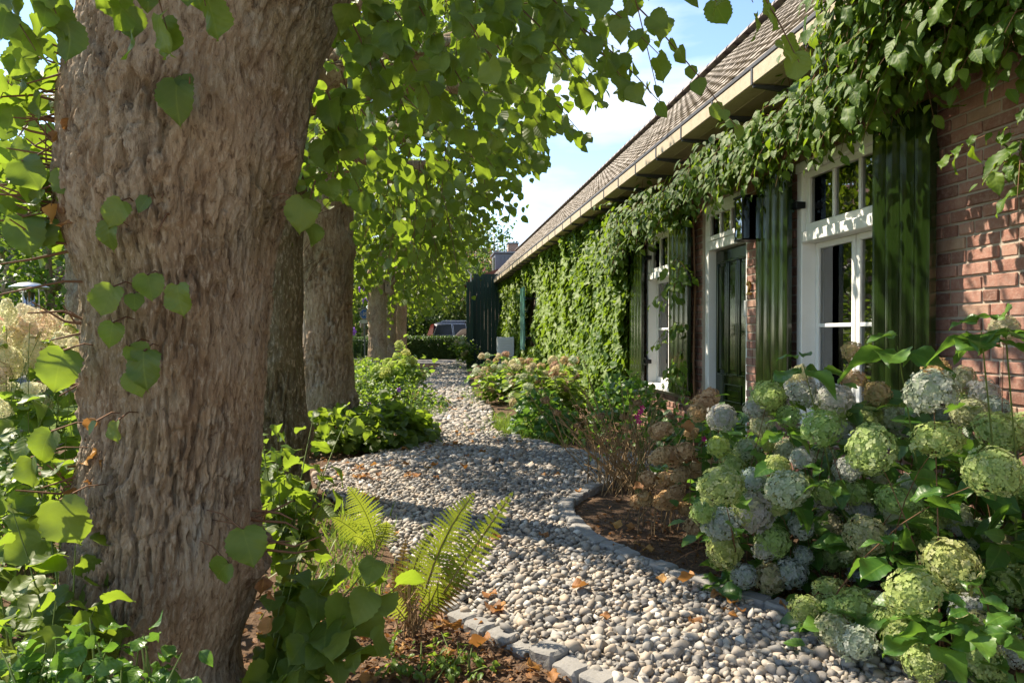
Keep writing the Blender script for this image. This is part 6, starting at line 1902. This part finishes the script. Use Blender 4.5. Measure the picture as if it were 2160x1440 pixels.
MB().tube([(pr[0], pr[1], 0), (pr[0], pr[1], pr[2] + .16)], .02, 8).build("pole", M["wood"], PR)
MB().cbox(pr[0] - .22, pr[0] + .22, pr[1] - .22, pr[1] + .22, 0, .08, .02).build("base", M["granite"], PR)

# houses beyond
def house_far(label, x0, x1, y0, y1, h, rh_, wallm, roofm, wins, ridge_axis=0):
    H = thing("house", label, "house", ((x0 + x1) / 2, (y0 + y1) / 2, 0), "houses beyond the road")
    MB().box(x0, x1, y0, y1, -.1, h).build("wall", wallm, H)
    o = .35
    if ridge_axis == 0:
        ym = (y0 + y1) / 2
        rf_ = MB().poly_extrude([(y0 - o, h - .05), (ym, h + rh_), (y1 + o, h - .05), (y1 + o, h + .12), (ym, h + rh_ + .2), (y0 - o, h + .12)], 0, x0 - o, x1 + o)
        MB().poly_extrude([(y0 + .01, h - .001), (y1 - .01, h - .001), (ym, h + rh_ - .05)], 0, x0 + .01, x1 - .01).build("gable", wallm, H)
    else:
        xm = (x0 + x1) / 2
        rf_ = MB().poly_extrude([(x0 - o, h - .05), (xm, h + rh_), (x1 + o, h - .05), (x1 + o, h + .12), (xm, h + rh_ + .2), (x0 - o, h + .12)], 1, y0 - o, y1 + o)
        MB().poly_extrude([(x0 + .01, h - .001), (x1 - .01, h - .001), (xm, h + rh_ - .05)], 1, y0 + .01, y1 - .01).build("gable", wallm, H)
    rf_.build("roof", roofm, H)
    for (a, b_, c_, d_) in wins:
        f = MB()
        for q in ((a, a + .07, c_, d_), (b_ - .07, b_, c_, d_), (a + .07, b_ - .07, c_, c_ + .07), (a + .07, b_ - .07, d_ - .07, d_), ((a + b_) / 2 - .03, (a + b_) / 2 + .03, c_ + .07, d_ - .07)):
            f.box(q[0], q[1], y0 - .05, y0 - .003, q[2], q[3])
        fo_ = f.build("window", M["white"], H)
        MB().box(a + .07, b_ - .07, y0 - .03, y0 - .02, c_ + .07, d_ - .07).build("pane", M["carglass"], fo_)
    return H
house_far("pinkish brick house glimpsed through far trees above the car", -2.6, 5.4, 60, 68, 5.4, 3.4, M["farbrick"], M["redroof"], [(-1.2, .2, 1.0, 2.4), (1.2, 2.6, 1.0, 2.4), (-1.2, .2, 3.4, 4.7), (1.2, 2.6, 3.4, 4.7), (3.4, 4.6, 1.0, 2.4)])
house_far("brick house far left behind the garden trees", -27, -15, 30, 40, 5.2, 3.6, M["farbrick"], M["redroof"], [(-25.5, -24, 1, 2.5), (-22.5, -21, 1, 2.5), (-19, -17.5, 1, 2.5), (-25.5, -24, 3.3, 4.7), (-22.5, -21, 3.3, 4.7), (-19, -17.5, 3.3, 4.7)])
house_far("pale rendered house across the road behind lime trunks", -16, -6, 62, 70, 5.0, 3.2, M["render"], M["redroof"], [(-14.5, -13, 1, 2.4), (-11.5, -10, 1, 2.4), (-8.8, -7.5, 1, 2.4), (-14.5, -13, 3.2, 4.5), (-11.5, -10, 3.2, 4.5)])
# neighbour with zinc dormer and chimney past the roof end
NH = thing("house", "neighbouring house with zinc clad dormer and brick chimney past the roof end", "house", (4.8, 40, 0), "houses beyond the road")
MB().box(2.6, 9.0, 38.5, 46, -.1, 4.2).build("wall", M["farbrick"], NH)
MB().poly_extrude([(2.3, 4.2), (5.8, 5.4), (9.3, 4.2)], 1, 38.2, 46.3).build("roof", M["redroof"], NH)
d0, d1 = at(1045, 574, 39.0), at(1088, 534, 39.0)
dm = MB().cbox(d0[0], d1[0] + .6, 39.0, 41.0, 4.25, d1[2], .02).build("dormer", M["zinc"], NH)
for k in range(7): MB().box(d0[0] + .32 + k * .2, d0[0] + .34 + k * .2, 38.97, 39.0, 4.3, d1[2] - .12).build("seam", M["zinc"], dm)
MB().cbox(d0[0] - .08, d1[0] + .7, 38.9, 41.1, d1[2] + .002, d1[2] + .10, .01).build("dormer_roof", M["zinc"], dm)
for (ya, yb) in ((39.2, 39.9), (40.05, 40.8)):
    MB().box(d0[0] - .03, d0[0] - .002, ya, yb, 4.6, d1[2] - .2).build("window", M["carglass"], dm)
MB().box(d0[0] - .04, d0[0] - .002, 39.92, 40.03, 4.45, d1[2] - .1).build("mullion", M["plasticwhite"], dm)
c0, c1 = at(1073, 540, 41.2), at(1095, 513, 41.2)
ch = MB().cbox(c0[0], c1[0], 41.2, 41.8, 4.9, c1[2], .01).build("chimney", M["farbrick"], NH)
MB().cbox(c0[0] - .04, c1[0] + .04, 41.16, 41.84, c1[2] + .002, c1[2] + .07, .01).build("chimney_cap", M["zinc"], ch)

def far_tree(label, x, y, h, rad, n, size, seed, mat="far", zlow=.25, group="trees beyond the garden"):
    rng = np.random.default_rng(seed)
    T = thing("tree", label, "tree", (x, y, 0), group)
    pts = [(x, y, -.1), (x + rng.normal(0, .1), y, h * .3), (x + rng.normal(0, .2), y, h * .6), (x + rng.normal(0, .2), y, h * .88)]
    r0 = .04 * h ** .9
    MB().tube(pts, [r0, r0 * .8, r0 * .45, r0 * .1], 8).build("trunk", M["bark"], T, True)
    c = np.array([x, y, h * (zlow + (1 - zlow) / 2)]); R3 = np.array([rad, rad, h * (1 - zlow) / 2])
    for k in range(7):
        d = norm(rng.normal(size=(1, 3)))[0]; e = c + d * R3 * .75
        V, F = tube([np.array(pts[1]) * .5 + np.array(pts[2]) * .5, (c + e) / 2, e], [r0 * .4, r0 * .22, r0 * .06], 6)
        ob("branch", mesh_py("branch", V, F, M["bark"], True), T)
    nc = 38
    cc = norm(rng.normal(size=(nc, 3))) * rng.uniform(.35, 1, (nc, 1)) ** .5
    w = rng.integers(0, nc, n)
    P = c + (cc[w] + rng.normal(0, .19, (n, 3))) * R3
    V, T_, t, uv_ = scatter(GEN_LO, P, rng.normal(0, 1, (n, 3)) - ZZ * .4, rng.normal(0, .6, (n, 3)) + ZZ, size * rng.uniform(.6, 1.4, n), np.clip(rng.normal(.5, .22, n), 0, .95))
    o = ob("crown", mesh_np("crown", V, T_, M[mat], t, uv_), T); o["kind"] = "stuff"
def tx(u_, zc): p = at(u_, HOR, zc); return p[0], p[1]
for (lab, u_, zc, h, rad, n, s, seed, mat, zl) in (
    ("small street tree across the road above the parked cars", 955, 47, 6.2, 2.3, 2600, .26, 1, "far", .3), ("slender pointed tree standing beside the neighbour's dormer", 1045, 52, 9.5, 1.5, 1800, .25, 2, "far", .25),
    ("broad tree across the road left of the slender one", 985, 56, 8.5, 3.2, 2600, .34, 3, "far", .15), ("dark tree behind the far lime trunks across the road", 880, 54, 8.5, 3.4, 2600, .36, 4, "darkleaf", .12),
    ("bushy tree across the road behind the round sign", 770, 52, 8.0, 3.5, 2600, .36, 5, "far", .1), ("tall tree beyond the road hidden behind the third lime", 680, 56, 9.0, 4.0, 2600, .4, 6, "far", .1),
    ("leafy bush tree low behind the parked estate car", 925, 50, 3.6, 2.0, 1600, .22, 7, "darkleaf", .05), ("low bush tree behind the clipped hedge by the pink house", 860, 50, 4.0, 2.2, 1700, .22, 8, "far", .05),
    ("dark evergreen far at the picture's left edge", 20, 22, 7.5, 2.4, 3200, .20, 9, "darkleaf", .05), ("bright bushy tree left of the near trunk", 118, 17, 4.6, 1.0, 2400, .15, 10, "bright", .02),
    ("tall garden tree behind the panicle hydrangea", -160, 16, 8.0, 2.6, 3000, .2, 11, "far", .1), ("garden tree hidden behind the massive trunk", 330, 19, 8.0, 2.8, 2600, .22, 12, "far", .1), ("garden tree behind the second trunk", 560, 27, 8.5, 3.2, 2600, .28, 13, "far", .1)):
    x_, y_ = tx(u_, zc)
    far_tree(lab, x_, y_, h, rad, n, s, seed, mat, zl)
tp = at(155, 640, 14.0)
G1 = thing("tree", "bare brown tree stem between bright bush and near trunk", "tree", (tp[0], tp[1], 0), "trees beyond the garden")
ob("trunk", trunk_mesh("trunk", np.array([-.05, 1, 2, 3.5]), np.full(4, tp[0]), np.full(4, tp[1]), np.array([.17, .15, .145, .14]), 40, 60), G1)
rr_ = np.random.default_rng(77)
Pc = np.array([tp[0], tp[1], 4.2]) + rr_.normal(0, .8, (900, 3))
V, T_, t, uv_ = scatter(GEN_LO, Pc, rr_.normal(0, 1, (900, 3)), rr_.normal(0, .6, (900, 3)) + ZZ, rr_.uniform(.12, .25, 900), np.clip(rr_.normal(.5, .2, 900), 0, .95))
o = ob("crown", mesh_np("crown", V, T_, M["far"], t, uv_), G1); o["kind"] = "stuff"
for o in bpy.data.objects:
    if "_w" in o: del o["_w"]
